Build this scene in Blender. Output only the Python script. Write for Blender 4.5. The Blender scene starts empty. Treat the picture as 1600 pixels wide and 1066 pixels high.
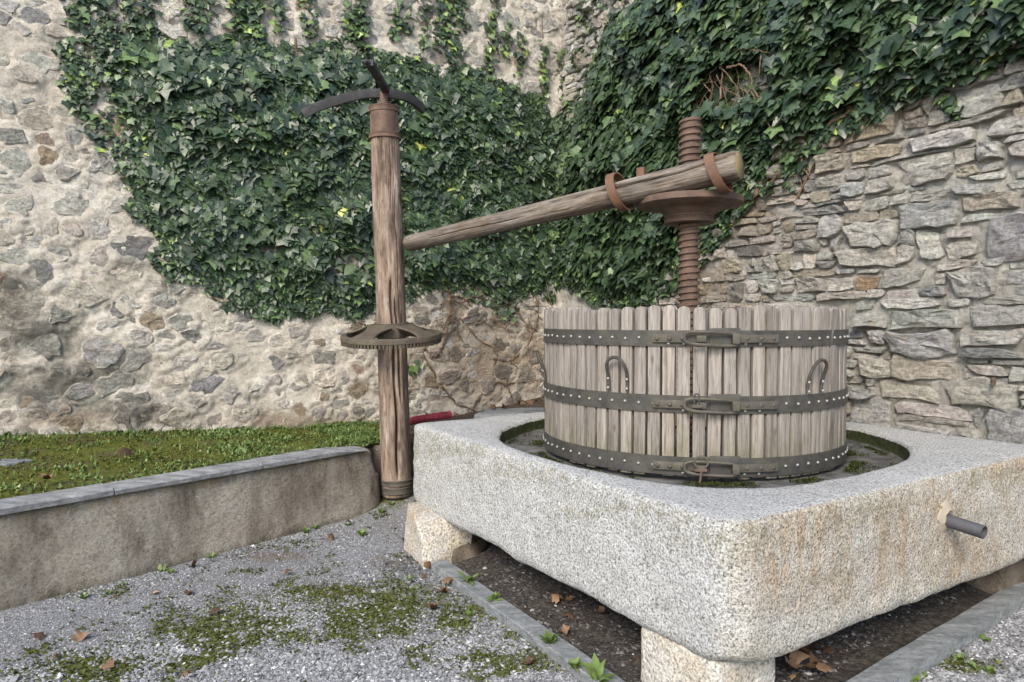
import bpy, bmesh, math, random
import numpy as np
from mathutils import Vector, Matrix, Euler

random.seed(7)
RNG = np.random.default_rng(11)
R = math.radians
S = bpy.context.scene
COL = S.collection

# ------------------------------------------------------------------ camera
FPX = 1100.0                                   # focal length in photo pixels (1600 wide)
CAMZ = 1.5
PITCH = math.atan(33.0 / FPX)
cam = bpy.data.cameras.new("camera")
cam.sensor_width = 36.0
cam.lens = 36.0 * FPX / 1600.0
cam.clip_start = 0.05
cam.clip_end = 500
camo = bpy.data.objects.new("camera", cam)
COL.objects.link(camo)
camo.location = (0, 0, CAMZ)
camo.rotation_euler = (R(90) - PITCH, 0, 0)
S.camera = camo

# ------------------------------------------------------------------ light
SUN_EL, SUN_AZ = R(38), R(-160)                # azimuth measured from +Y towards +X
w = bpy.data.worlds.new("World")
S.world = w
w.use_nodes = True
wn = w.node_tree
sky = wn.nodes.new("ShaderNodeTexSky")
sky.sky_type = 'NISHITA'
sky.sun_disc = False
sky.sun_elevation = SUN_EL
sky.sun_rotation = SUN_AZ
sky.air_density = 1.0
sky.dust_density = 1.2
sky.ozone_density = 1.0
bg = wn.nodes["Background"]
wn.links.new(sky.outputs[0], bg.inputs[0])
bg.inputs[1].default_value = 0.115
sun = bpy.data.lights.new("sun", 'SUN')
sun.energy = 1.5
sun.angle = R(24)
sun.color = (1.0, 0.91, 0.76)
suno = bpy.data.objects.new("sun", sun)
COL.objects.link(suno)
sd = Vector((math.sin(SUN_AZ) * math.cos(SUN_EL), math.cos(SUN_AZ) * math.cos(SUN_EL), math.sin(SUN_EL)))
suno.rotation_euler = sd.to_track_quat('Z', 'Y').to_euler()
suno.location = sd * 20
S.view_settings.view_transform = 'Standard'
S.view_settings.look = 'None'
S.view_settings.gamma = 1.0
S.view_settings.use_curve_mapping = False
S.view_settings.exposure = 1.62

# ------------------------------------------------------------------ pixel <-> world helpers
CP, SP = math.cos(PITCH), math.sin(PITCH)
def ray(px, py):
    X = (px - 800.0) / FPX
    Y = (533.0 - py) / FPX
    return np.array([X, CP + Y * SP, -SP + Y * CP])
CAM = np.array([0, 0, CAMZ])
def on_z(px, py, z=0.0):
    d = ray(px, py)
    return CAM + d * ((z - CAMZ) / d[2])
def at_y(px, py, y):
    d = ray(px, py)
    return CAM + d * (y / d[1])
def on_plane(px, py, p, n):
    d = ray(px, py)
    return CAM + d * (np.dot(p - CAM, n) / np.dot(d, n))
def proj(P):
    P = np.asarray(P, float) - CAM
    x = P[..., 0]
    y = P[..., 1] * SP + P[..., 2] * CP
    z = P[..., 1] * CP - P[..., 2] * SP
    z = np.maximum(z, 1e-3)
    return 800 + FPX * x / z, 533 - FPX * y / z

# ------------------------------------------------------------------ numpy noise
def _hash(ix, iy, iz, seed):
    n = (ix.astype(np.int64) * 374761393 + iy.astype(np.int64) * 668265263 + iz.astype(np.int64) * 1440662683 + seed * 974634777) & 0xffffffff
    n = ((n ^ (n >> 13)) * 1274126177) & 0xffffffff
    n = (n ^ (n >> 16)) & 0xffffffff
    return n.astype(np.float64) / 4294967295.0
def vnoise(p, seed=0):
    p = np.asarray(p, float)
    i = np.floor(p).astype(np.int64)
    f = p - i
    f = f * f * (3 - 2 * f)
    r = 0
    for dx in (0, 1):
        wx = f[..., 0] if dx else 1 - f[..., 0]
        for dy in (0, 1):
            wy = f[..., 1] if dy else 1 - f[..., 1]
            for dz in (0, 1):
                wz = f[..., 2] if dz else 1 - f[..., 2]
                r = r + wx * wy * wz * _hash(i[..., 0] + dx, i[..., 1] + dy, i[..., 2] + dz, seed)
    return r * 2 - 1
def fbm(p, oct=4, seed=0, gain=0.5):
    p = np.asarray(p, float)
    a, r, t = 1.0, 0, 0
    for k in range(oct):
        r = r + a * vnoise(p * (2.03 ** k) + k * 17.3, seed + k)
        t += a
        a *= gain
    return r / t
def smooth(a, b, x):
    t = np.clip((x - a) / (b - a), 0, 1)
    return t * t * (3 - 2 * t)
def inpoly(px, py, poly):
    px = np.asarray(px); py = np.asarray(py)
    r = np.zeros(px.shape, bool)
    n = len(poly)
    for i in range(n):
        x1, y1 = poly[i]
        x2, y2 = poly[(i + 1) % n]
        c = ((y1 > py) != (y2 > py))
        xi = (x2 - x1) * (py - y1) / ((y2 - y1) if y2 != y1 else 1e-9) + x1
        r ^= c & (px < xi)
    return r
def polydist(px, py, poly, closed=True):
    px = np.asarray(px, float); py = np.asarray(py, float)
    d = np.full(px.shape, 1e9)
    n = len(poly)
    for i in range(n if closed else n - 1):
        x1, y1 = poly[i]
        x2, y2 = poly[(i + 1) % n]
        L2 = (x2 - x1) ** 2 + (y2 - y1) ** 2 + 1e-9
        t = np.clip(((px - x1) * (x2 - x1) + (py - y1) * (y2 - y1)) / L2, 0, 1)
        d = np.minimum(d, np.hypot(px - x1 - t * (x2 - x1), py - y1 - t * (y2 - y1)))
    return d

# ------------------------------------------------------------------ object helpers
def tag(o, label=None, cat=None, group=None, kind=None):
    if label: o["label"] = label
    if cat: o["category"] = cat
    if group: o["group"] = group
    if kind: o["kind"] = kind
    return o
def empty(name, loc=(0, 0, 0), rz=0.0):
    o = bpy.data.objects.new(name, None)
    o.empty_display_size = 0.1
    o.location = loc
    o.rotation_euler = (0, 0, rz)
    COL.objects.link(o)
    return o
def link(name, me, mat=None, parent=None):
    if mat is not None and len(me.materials) == 0:
        for m in (mat if isinstance(mat, (list, tuple)) else [mat]):
            me.materials.append(m)
    o = bpy.data.objects.new(name, me)
    COL.objects.link(o)
    o.parent = parent
    return o
def add_attrs(me, attrs):
    for k, a in (attrs or {}).items():
        a = np.asarray(a, np.float32)
        if a.ndim == 1:
            at = me.attributes.new(k, 'FLOAT', 'POINT')
            at.data.foreach_set("value", a)
        else:
            if a.shape[1] == 3:
                a = np.concatenate([a, np.ones((len(a), 1), np.float32)], 1)
            at = me.attributes.new(k, 'FLOAT_COLOR', 'POINT')
            at.data.foreach_set("color", a.ravel())
def npmesh(name, V, F, smoothed=True, attrs=None):
    """V (n,3); F (m,k) array, or list of such arrays"""
    V = np.ascontiguousarray(V, np.float32)
    Fs = F if isinstance(F, list) else [F]
    Fs = [np.asarray(f, np.int32) for f in Fs if len(f)]
    me = bpy.data.meshes.new(name)
    me.vertices.add(len(V))
    me.vertices.foreach_set("co", V.ravel())
    li = np.concatenate([f.ravel() for f in Fs])
    tot = np.concatenate([np.full(len(f), f.shape[1], np.int32) for f in Fs])
    st = np.concatenate([[0], np.cumsum(tot)[:-1]]).astype(np.int32)
    me.loops.add(len(li))
    me.loops.foreach_set("vertex_index", li)
    me.polygons.add(len(tot))
    me.polygons.foreach_set("loop_start", st)
    me.polygons.foreach_set("loop_total", tot)
    me.polygons.foreach_set("use_smooth", np.full(len(tot), smoothed, bool))
    me.update(calc_edges=True)
    add_attrs(me, attrs)
    return me
def np_obj(name, V, F, mat, parent=None, smoothed=True, attrs=None):
    return link(name, npmesh(name, V, F, smoothed, attrs), mat, parent)

def grid_faces(nu, nv, closed_u=False):
    """vertex index = iv*nu+iu"""
    iu = np.arange(nu if closed_u else nu - 1)
    iv = np.arange(nv - 1)
    a, b = np.meshgrid(iu, iv)
    a = a.ravel(); b = b.ravel()
    a2 = (a + 1) % nu
    return np.stack([b * nu + a, b * nu + a2, (b + 1) * nu + a2, (b + 1) * nu + a], 1)

class G:
    def __init__(self): self.v = []; self.f = []
    def add(self, v, f):
        n = len(self.v)
        self.v += [tuple(map(float, p)) for p in v]
        self.f += [tuple(int(i) + n for i in q) for q in f]
        return self
    def box(self, lo, hi):
        (a, b, c), (d, e, f) = lo, hi
        return self.add([(a,b,c),(d,b,c),(d,e,c),(a,e,c),(a,b,f),(d,b,f),(d,e,f),(a,e,f)],
                        [(0,3,2,1),(4,5,6,7),(0,1,5,4),(1,2,6,5),(2,3,7,6),(3,0,4,7)])
    def lathe(self, prof, n=48, cap=True, a0=0, a1=2*math.pi):
        full = abs(a1 - a0 - 2*math.pi) < 1e-6
        m = n if full else n + 1
        v = []
        for (r, z) in prof:
            for i in range(m):
                a = a0 + (a1 - a0) * i / n
                v.append((r*math.cos(a), r*math.sin(a), z))
        f = []
        for k in range(len(prof) - 1):
            for i in range(n):
                j = (i + 1) % m
                f.append((k*m+i, k*m+j, (k+1)*m+j, (k+1)*m+i))
        if cap and full:
            f.append(tuple(range(m))[::-1]); f.append(tuple(range((len(prof)-1)*m, len(prof)*m)))
        return self.add(v, f)
    def tube(self, pts, rad, n=8, closed=False, flat=1.0):
        pts = [Vector(p) for p in pts]
        N = len(pts)
        rr = rad if hasattr(rad, '__len__') else [rad]*N
        v = []; prev = None
        for i, p in enumerate(pts):
            if closed: t = pts[(i+1) % N] - pts[i-1]
            else: t = pts[min(i+1, N-1)] - pts[max(i-1, 0)]
            t.normalize()
            if prev is None:
                ref = Vector((0,0,1)) if abs(t.z) < .9 else Vector((1,0,0))
                b = t.cross(ref).normalized()
            else:
                b = (prev - t*prev.dot(t)).normalized()
            prev = b
            c = t.cross(b)
            for k in range(n):
                a = 2*math.pi*k/n
                v.append(p + b*(math.cos(a)*rr[i]) + c*(math.sin(a)*rr[i]*flat))
        f = []
        for i in range(N if closed else N-1):
            j = (i+1) % N
            for k in range(n):
                l = (k+1) % n
                f.append((i*n+k, i*n+l, j*n+l, j*n+k))
        if not closed:
            f.append(tuple(range(n))[::-1]); f.append(tuple(range((N-1)*n, N*n)))
        return self.add(v, f)
    def build(self, name, mat, parent=None, smoothed=True, bevel=0.0, seg=2, angle=40, M=None):
        me = bpy.data.meshes.new(name)
        me.from_pydata(self.v, [], self.f)
        bm = bmesh.new(); bm.from_mesh(me)
        bmesh.ops.recalc_face_normals(bm, faces=bm.faces)
        if bevel > 0:
            ed = [e for e in bm.edges if len(e.link_faces) == 2 and e.calc_face_angle(0) > R(angle)]
            bmesh.ops.bevel(bm, geom=ed, offset=bevel, segments=seg, affect='EDGES', profile=0.6)
        if M is not None: bm.transform(M)
        bm.to_mesh(me); bm.free()
        for p in me.polygons: p.use_smooth = smoothed
        if smoothed:
            me.set_sharp_from_angle(angle=R(38))
        return link(name, me, mat, parent)

# ------------------------------------------------------------------ shader helpers
class M:
    def __init__(self, name, rough=0.8, spec=0.3, metal=0.0):
        self.m = bpy.data.materials.new(name)
        self.m.use_nodes = True
        self.t = self.m.node_tree
        self.b = self.t.nodes["Principled BSDF"]
        self.b.inputs["Roughness"].default_value = rough
        self.b.inputs["Specular IOR Level"].default_value = spec
        self.b.inputs["Metallic"].default_value = metal
        self._v = None
    def n(self, typ, **kw):
        x = self.t.nodes.new(typ)
        for k, v in kw.items(): setattr(x, k, v)
        return x
    def put(self, sock, val):
        if isinstance(val, bpy.types.NodeSocket): self.t.links.new(val, sock)
        elif isinstance(val, (tuple, list)) and len(val) == 3 and sock.type == 'RGBA': sock.default_value = (*val, 1)
        else: sock.default_value = val
    def coord(self, scale=(1,1,1), rnd=False, kind="Object", rot=(0,0,0)):
        c = self.n("ShaderNodeTexCoord").outputs[kind]
        if rnd:
            r = self.n("ShaderNodeObjectInfo").outputs["Random"]
            ad = self.n("ShaderNodeVectorMath", operation='ADD')
            mu = self.n("ShaderNodeMath", operation='MULTIPLY'); self.put(mu.inputs[0], r); mu.inputs[1].default_value = 37.0
            self.put(ad.inputs[0], c); self.put(ad.inputs[1], mu.outputs[0]); c = ad.outputs[0]
        mp = self.n("ShaderNodeMapping")
        mp.inputs["Scale"].default_value = scale
        mp.inputs["Rotation"].default_value = rot
        self.put(mp.inputs[0], c)
        return mp.outputs[0]
    def noise(self, scale, detail=4, rough=0.55, vec=None, dist=0.0, out=0):
        x = self.n("ShaderNodeTexNoise")
        x.inputs["Scale"].default_value = scale
        x.inputs["Detail"].default_value = detail
        x.inputs["Roughness"].default_value = rough
        x.inputs["Distortion"].default_value = dist
        if vec is None: vec = self.coord()
        self.put(x.inputs["Vector"], vec)
        return x.outputs[out]
    def voro(self, scale, vec=None, feature='F1', out="Distance", rand=1.0):
        x = self.n("ShaderNodeTexVoronoi", feature=feature)
        x.inputs["Scale"].default_value = scale
        x.inputs["Randomness"].default_value = rand
        self.put(x.inputs["Vector"], vec if vec is not None else self.coord())
        return x.outputs[out]
    def ramp(self, fac, stops, interp='LINEAR'):
        x = self.n("ShaderNodeValToRGB")
        cr = x.color_ramp; cr.interpolation = interp
        while len(cr.elements) < len(stops): cr.elements.new(0.5)
        for e, (p, c) in zip(cr.elements, stops):
            e.position = p
            e.color = (*c, 1) if hasattr(c, '__len__') else (c, c, c, 1)
        self.put(x.inputs[0], fac)
        return x.outputs[0]
    def mix(self, fac, a, b, mode='MIX'):
        x = self.n("ShaderNodeMix", data_type='RGBA', blend_type=mode)
        self.put(x.inputs[0], fac); self.put(x.inputs[6], a); self.put(x.inputs[7], b)
        return x.outputs[2]
    def math(self, op, a, b=0.0, clamp=False):
        x = self.n("ShaderNodeMath", operation=op); x.use_clamp = clamp
        self.put(x.inputs[0], a); self.put(x.inputs[1], b)
        return x.outputs[0]
    def attr(self, name, out="Fac"):
        return self.n("ShaderNodeAttribute", attribute_name=name).outputs[out]
    def rnd(self): return self.n("ShaderNodeObjectInfo").outputs["Random"]
    def hsv(self, col, h=.5, s=1.0, v=1.0):
        x = self.n("ShaderNodeHueSaturation")
        self.put(x.inputs["Hue"], h); self.put(x.inputs["Saturation"], s); self.put(x.inputs["Value"], v); self.put(x.inputs["Color"], col)
        return x.outputs[0]
    def color(self, c): self.put(self.b.inputs["Base Color"], c); return self
    def rough(self, c): self.put(self.b.inputs["Roughness"], c); return self
    def bump(self, height, dist=0.01, strength=1.0, prev=None):
        x = self.n("ShaderNodeBump")
        x.inputs["Strength"].default_value = strength
        x.inputs["Distance"].default_value = dist
        self.put(x.inputs["Height"], height)
        if prev is not None: self.put(x.inputs["Normal"], prev)
        self.put(self.b.inputs["Normal"], x.outputs[0])
        return x.outputs[0]

def val(c): return lambda *_: c

# ---- granite
def mat_granite():
    a = M("granite", 0.82, 0.3)
    n1 = a.noise(104, 4, 0.68)
    n2 = a.noise(210, 2, 0.5)
    c = a.ramp(n1, [(0.32, (.095,.095,.095)), (0.42, (.30,.30,.297)), (0.50, (.50,.498,.49)), (0.62, (.65,.648,.64))])
    c2 = a.ramp(n2, [(0.32, (.28,.275,.27)), (0.46, (.9,.9,.9)), (0.7, (1,1,1))])
    c = a.mix(0.75, c, c2, 'MULTIPLY')
    big = a.noise(2.2, 5, 0.6)
    c = a.mix(a.ramp(big, [(.46, 0.0), (.74, .5)]), c, a.mix(1.0, c, (.80,.78,.72), 'MULTIPLY'))
    c = a.mix(a.ramp(a.noise(9, 6, .72), [(.52, 0.0), (.68, .45)]), c, a.mix(1.0, c, (.66,.65,.60), 'MULTIPLY'))
    # rust stains on the spout face
    st = a.math('MULTIPLY', a.attr("stain"), a.ramp(a.noise(14, 6, 0.75, a.coord((1, 1, .4))), [(.40, 0.0), (.62, 1.0)]), True)
    c = a.mix(a.math('MULTIPLY', st, .75), c, a.mix(1.0, c, (.80,.54,.28), 'MULTIPLY'))
    tan = a.math('MULTIPLY', a.attr("tan"), a.ramp(a.noise(9, 5, .65), [(.3, .35), (.65, 1.0)]), True)
    c = a.mix(tan, c, a.mix(1.0, c, (.96,.86,.70), 'MULTIPLY'))
    li = a.math('MULTIPLY', a.attr("lichen"), a.ramp(a.noise(20, 7, 0.78), [(.43, 0.0), (.62, 1.0)]), True)
    c = a.mix(li, c, a.mix(1.0, c, (.50,.47,.30), 'MULTIPLY'))
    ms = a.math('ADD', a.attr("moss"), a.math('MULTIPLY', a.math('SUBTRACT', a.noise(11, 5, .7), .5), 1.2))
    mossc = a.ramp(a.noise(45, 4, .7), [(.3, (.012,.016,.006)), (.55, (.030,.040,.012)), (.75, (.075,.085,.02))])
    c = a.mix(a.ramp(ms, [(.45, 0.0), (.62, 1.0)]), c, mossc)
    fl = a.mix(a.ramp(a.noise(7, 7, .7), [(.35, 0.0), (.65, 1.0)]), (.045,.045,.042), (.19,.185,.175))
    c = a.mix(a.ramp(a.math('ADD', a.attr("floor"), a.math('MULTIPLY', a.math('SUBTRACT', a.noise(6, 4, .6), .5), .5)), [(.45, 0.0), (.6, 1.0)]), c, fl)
    a.color(c)
    b0 = a.bump(a.noise(13, 5, .7), 0.035, 0.55)
    b = a.bump(a.noise(55, 5, .72), 0.016, 0.9, b0)
    a.bump(a.noise(170, 2, .6), 0.004, 0.6, b)
    return a.m
GRANITE = mat_granite()
def mat_supportstone():
    a = M("support_stone", 0.85, 0.25)
    n1 = a.noise(80, 3, .6)
    c = a.ramp(n1, [(.30, (.12,.115,.105)), (.42, (.33,.31,.28)), (.55, (.52,.49,.44)), (.7, (.66,.63,.58))])
    t = a.ramp(a.noise(4.5, 5, .65, a.coord(rnd=True)), [(.42, (1,1,1)), (.66, (.82,.72,.55))])
    c = a.mix(.85, c, t, 'MULTIPLY')
    a.color(c)
    b = a.bump(a.noise(9, 6, .65), .05, .5)
    a.bump(a.noise(60, 4, .7), .01, .8, b)
    return a.m
SUPPORT = mat_supportstone()
def mat_brownrock():
    a = M("brown_rock", .8, .25)
    c = a.ramp(a.noise(6, 6, .65), [(.3, (.10,.08,.06)), (.5, (.19,.155,.12)), (.7, (.28,.24,.195))])
    a.color(c)
    a.bump(a.noise(12, 8, .74), .10, 1.0)
    return a.m
BROWNROCK = mat_brownrock()

# ---- rubble mortar (left wall)
def mat_mortar(name, c0, c1, c2, dirt):
    a = M(name, .92, .15)
    c = a.ramp(a.noise(3.0, 7, .62), [(.30, c0), (.5, c1), (.68, c2)])
    c = a.mix(a.ramp(a.noise(38, 6, .75), [(.36, .6), (.52, 0.0)]), c, a.mix(1.0, c, (.60,.57,.53), 'MULTIPLY'))
    c = a.mix(a.ramp(a.noise(75, 3, .7), [(.60, 0.0), (.72, .6)]), c, a.mix(.5, c, (.75,.72,.66)))
    c = a.mix(a.ramp(a.noise(13, 6, .72, dist=.6), [(.54, 0.0), (.66, .6)]), c, a.mix(1.0, c, (.58,.58,.57), 'MULTIPLY'))
    dk = a.math('ADD', a.attr("dirt"), a.math('MULTIPLY', a.math('SUBTRACT', a.noise(3.5, 6, .7), .5), 1.3))
    c = a.mix(a.ramp(dk, [(.42, 0.0), (.75, .9)]), c, a.mix(1.0, a.mix(a.noise(18, 5, .7), (.55,.55,.53), (1,.98,.95)), dirt, 'MULTIPLY'))
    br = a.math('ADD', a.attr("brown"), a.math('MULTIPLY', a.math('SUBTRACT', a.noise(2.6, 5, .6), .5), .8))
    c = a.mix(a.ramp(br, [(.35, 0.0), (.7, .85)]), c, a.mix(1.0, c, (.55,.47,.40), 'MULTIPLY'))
    a.color(c)
    b = a.bump(a.noise(26, 8, .74), .05, 1.0)
    a.bump(a.noise(110, 4, .75), .012, 1.0, b)
    return a.m
MORTAR1 = mat_mortar("lime_mortar", (.55,.50,.42), (.70,.645,.555), (.81,.765,.685), (.15,.145,.13))
MORTAR2 = mat_mortar("grey_mortar", (.36,.34,.305), (.47,.45,.41), (.56,.54,.50), (.18,.15,.12))
def mat_stone(name, smear, stretch, smear_amt):
    a = M(name, .85, .25)
    tint = a.attr("tint", "Color")
    g = a.noise(7, 8, .74, a.coord(stretch), dist=.7)
    c = a.mix(1.0, tint, a.ramp(g, [(.28, (.42,.42,.43)), (.46, (.85,.85,.85)), (.62, (1.12,1.11,1.09)), (.75, (1.5,1.48,1.43))]), 'MULTIPLY')
    c = a.mix(a.ramp(a.noise(45, 5, .7), [(.42, .7), (.56, 0.0)]), c, a.mix(1.0, c, (.5,.49,.47), 'MULTIPLY'))
    c = a.mix(a.ramp(a.noise(9, 5, .6), [(.58, 0.0), (.72, .5)]), c, (.42,.33,.22))
    e = a.math('ADD', a.attr("edge"), a.math('MULTIPLY', a.math('SUBTRACT', a.noise(15, 6, .72), .5), 2.4))
    c = a.mix(a.ramp(e, [(.55, 0.0), (.95, smear_amt)]), c, smear)
    dk = a.math('ADD', a.attr("dirt"), a.math('MULTIPLY', a.math('SUBTRACT', a.noise(3.5, 6, .7), .5), 1.3))
    c = a.mix(a.ramp(dk, [(.42, 0.0), (.75, .85)]), c, a.mix(1.0, c, (.42,.41,.39), 'MULTIPLY'))
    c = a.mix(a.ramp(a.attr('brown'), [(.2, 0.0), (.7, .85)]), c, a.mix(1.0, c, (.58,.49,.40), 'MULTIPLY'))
    a.color(c)
    b = a.bump(a.noise(8, 8, .74, a.coord(stretch), dist=.6), .08, .9)
    a.bump(a.noise(80, 5, .7), .008, .8, b)
    return a.m
STONE1 = mat_stone("rubble_stone", (.69,.64,.565), (1, 1, 1.8), .95)
STONE2 = mat_stone("schist_stone", (.47,.45,.41), (1, 1, 4.5), .5)

# ---- wood
def mat_wood(name, stops, grain, rnd, zs=.06, green=0.0, patch=None, bumpd=.006):
    a = M(name, .85, .2)
    v = a.coord((1, 1, zs), rnd=rnd)
    g = a.noise(grain, 6, .65, v, dist=.35)
    c = a.ramp(g, stops)
    if patch:
        p = a.noise(5, 6, .7, a.coord((1, 1, .28), rnd=rnd))
        c = a.mix(a.ramp(p, [(.42, 0.0), (.58, .85)]), c, a.mix(1.0, c, patch, 'MULTIPLY'))
    fine = a.noise(grain * 4, 4, .7, v)
    c = a.mix(a.ramp(fine, [(.34, .75), (.50, 0.0)]), c, a.mix(1.0, c, (.35,.32,.29), 'MULTIPLY'))
    if not rnd:
        kn = a.voro(2.6, a.coord((2.0, 2.0, .8)))
        c = a.mix(a.ramp(kn, [(.05, .8), (.12, 0.0)]), c, (.05,.035,.025))
    if rnd:
        r = a.rnd()
        c = a.mix(1.0, c, a.ramp(r, [(0, (.80,.77,.74)), (.5, (1,.97,.93)), (1, (1.12,1.06,.98))]), 'MULTIPLY')
        kn = a.voro(3.2, a.coord((2.2, .6, .9), rnd=True))
        c = a.mix(a.ramp(kn, [(.03, .75), (.085, 0.0)]), c, (.10,.075,.05))
    if green > 0:
        z = a.n("ShaderNodeSeparateXYZ"); a.put(z.inputs[0], a.coord())
        f = a.math('ADD', a.math('MULTIPLY', z.outputs[2], -1.0), a.math('MULTIPLY', a.noise(7, 5, .7, a.coord((1,1,.5), rnd=rnd)), .9))
        c = a.mix(a.ramp(f, [(.20, 0.0), (.50, green)]), c, a.mix(1.0, c, (.58,.60,.36), 'MULTIPLY'))
    a.color(c)
    b = a.bump(g, bumpd, .7)
    a.bump(fine, bumpd * .35, .7, b)
    return a.m
STAVEWOOD = mat_wood("stave_wood", [(.28, (.125,.114,.105)), (.45, (.215,.20,.186)), (.6, (.275,.26,.246)), (.75, (.35,.337,.325))], 42, True, .05, .75)
POSTWOOD = mat_wood("post_wood", [(.28, (.045,.032,.025)), (.44, (.125,.092,.072)), (.58, (.205,.160,.128)), (.74, (.34,.295,.255))], 18, False, .16, 0, (1.4,1.36,1.32), .016)
BEAMWOOD = mat_wood("beam_wood", [(.28, (.05,.042,.035)), (.44, (.13,.110,.093)), (.6, (.205,.180,.156)), (.75, (.33,.305,.28))], 24, False, .11, 0, (.72,.62,.52), .014)
def mat_endgrain():
    a = M("end_grain", .9, .15)
    v = a.coord((1, 1, 0))
    wv = a.n("ShaderNodeTexWave", wave_type='RINGS', rings_direction='Z')
    wv.inputs["Scale"].default_value = 26; wv.inputs["Distortion"].default_value = 2.5
    a.put(wv.inputs[0], v)
    c = a.mix(wv.outputs[1], (.13,.09,.055), (.26,.20,.13))
    c = a.mix(a.ramp(a.noise(9, 5, .7), [(.45, 0.0), (.62, .8)]), c, (.20,.19,.08))
    a.color(c); a.bump(a.noise(40, 5, .7), .006, .8)
    return a.m
ENDGRAIN = mat_endgrain()

# ---- metal
def mat_iron(name, base, dark, rust, amt, metal=.35, rough=.62, lichen=0.0):
    a = M(name, rough, .4, metal)
    v = a.coord(rnd=True)
    c = a.ramp(a.noise(13, 6, .65, v), [(.32, dark), (.66, base)])
    rm = a.noise(7, 7, .72, v, dist=.3)
    lo = .70 - .40 * amt
    c = a.mix(a.ramp(rm, [(lo, 0.0), (lo + .16, 1.0)]), c, a.mix(a.noise(55, 4, .7, v), (rust[0]*.55, rust[1]*.5, rust[2]*.5), rust))
    if lichen:
        c = a.mix(a.ramp(a.noise(10, 6, .72, v), [(.48, 0.0), (.62, lichen)]), c, (.11,.105,.055))
    a.color(c)
    a.rough(a.ramp(rm, [(.35, rough - .12), (.6, .88)]))
    b = a.bump(a.noise(34, 6, .7, v), .003, .6)
    return a.m
HOOP = mat_iron("hoop_iron", (.078,.072,.066), (.040,.038,.036), (.17,.07,.035), .16, .3, .55, .22)
FORGED = mat_iron("forged_iron", (.105,.092,.078), (.055,.050,.045), (.14,.078,.050), .22, .3, .6, .3)
RUST = mat_iron("rusty_iron", (.145,.092,.066), (.068,.046,.037), (.165,.088,.052), .42, .15, .75)
RUSTB = mat_iron("rust_strap", (.15,.082,.052), (.085,.048,.034), (.19,.098,.054), .6, .1, .8)
GEAR = mat_iron("gear_iron", (.095,.075,.056), (.055,.046,.037), (.13,.062,.038), .35, .15, .8, .5)
BOWIRON = mat_iron("bow_iron", (.060,.057,.057), (.036,.036,.038), (.09,.060,.045), .3, .3, .5)
PIPEM = mat_iron("pipe_steel", (.105,.105,.115), (.075,.078,.086), (.12,.075,.055), .25, .5, .5)
def mat_rivet():
    a = M("rivet_zinc", .5, .5, .5)
    a.color(a.mix(a.noise(60, 3), (.20,.20,.19), (.34,.34,.32)))
    return a.m
RIVET = mat_rivet()

# ---- low wall
def mat_lowwall():
    a = M("cast_wall", .93, .12)
    c = a.ramp(a.noise(2.4, 7, .65), [(.3, (.33,.285,.23)), (.5, (.46,.41,.345)), (.7, (.57,.525,.46))])
    c = a.mix(a.ramp(a.noise(60, 4, .75), [(.36, .8), (.54, 0.0)]), c, a.mix(1.0, c, (.55,.52,.48), 'MULTIPLY'))
    st = a.noise(3.2, 6, .68, a.coord((1.0, 1.0, .35)))
    c = a.mix(a.ramp(st, [(.46, 0.0), (.64, .8)]), c, a.mix(1.0, c, (.42,.40,.38), 'MULTIPLY'))
    dk = a.math('ADD', a.attr("dirt"), a.math('MULTIPLY', a.math('SUBTRACT', a.noise(6, 7, .74, a.coord((1,1,.35))), .5), 1.9))
    c = a.mix(a.ramp(dk, [(.34, 0.0), (.80, .85)]), c, a.mix(1.0, c, a.mix(a.noise(30, 4, .7), (.24,.22,.18), (.46,.43,.38)), 'MULTIPLY'))
    yl = a.math('ADD', a.attr("ochre"), a.math('MULTIPLY', a.math('SUBTRACT', a.noise(8, 5, .7), .5), 1.0))
    c = a.mix(a.ramp(yl, [(.5, 0.0), (.8, .7)]), c, (.33,.24,.11))
    c = a.mix(a.ramp(a.voro(2.1), [(.028, .9), (.045, 0.0)]), c, (.55,.49,.44))
    a.color(c)
    b = a.bump(a.noise(20, 8, .74, a.coord((1, 1, 1.6))), .045, 1.0)
    a.bump(a.noise(80, 4, .75), .014, 1.0, b)
    return a.m
LOWWALL = mat_lowwall()
def mat_slate(name, c0, c1, c2):
    a = M(name, .7, .35)
    g = a.noise(5, 7, .68, a.coord((1, 3, 6), rnd=True), dist=.4)
    c = a.ramp(g, [(.3, c0), (.5, c1), (.72, c2)])
    c = a.mix(a.ramp(a.noise(40, 5, .7), [(.40, .6), (.55, 0.0)]), c, a.mix(1.0, c, (.6,.6,.58), 'MULTIPLY'))
    a.color(c)
    b = a.bump(g, .02, .6)
    a.bump(a.noise(70, 5, .7), .005, .7, b)
    return a.m
SLATE = mat_slate("coping_slate", (.12,.122,.125), (.215,.217,.22), (.36,.36,.355))
KERBM = mat_slate("kerb_slate", (.11,.12,.125), (.19,.20,.205), (.29,.30,.305))

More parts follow.
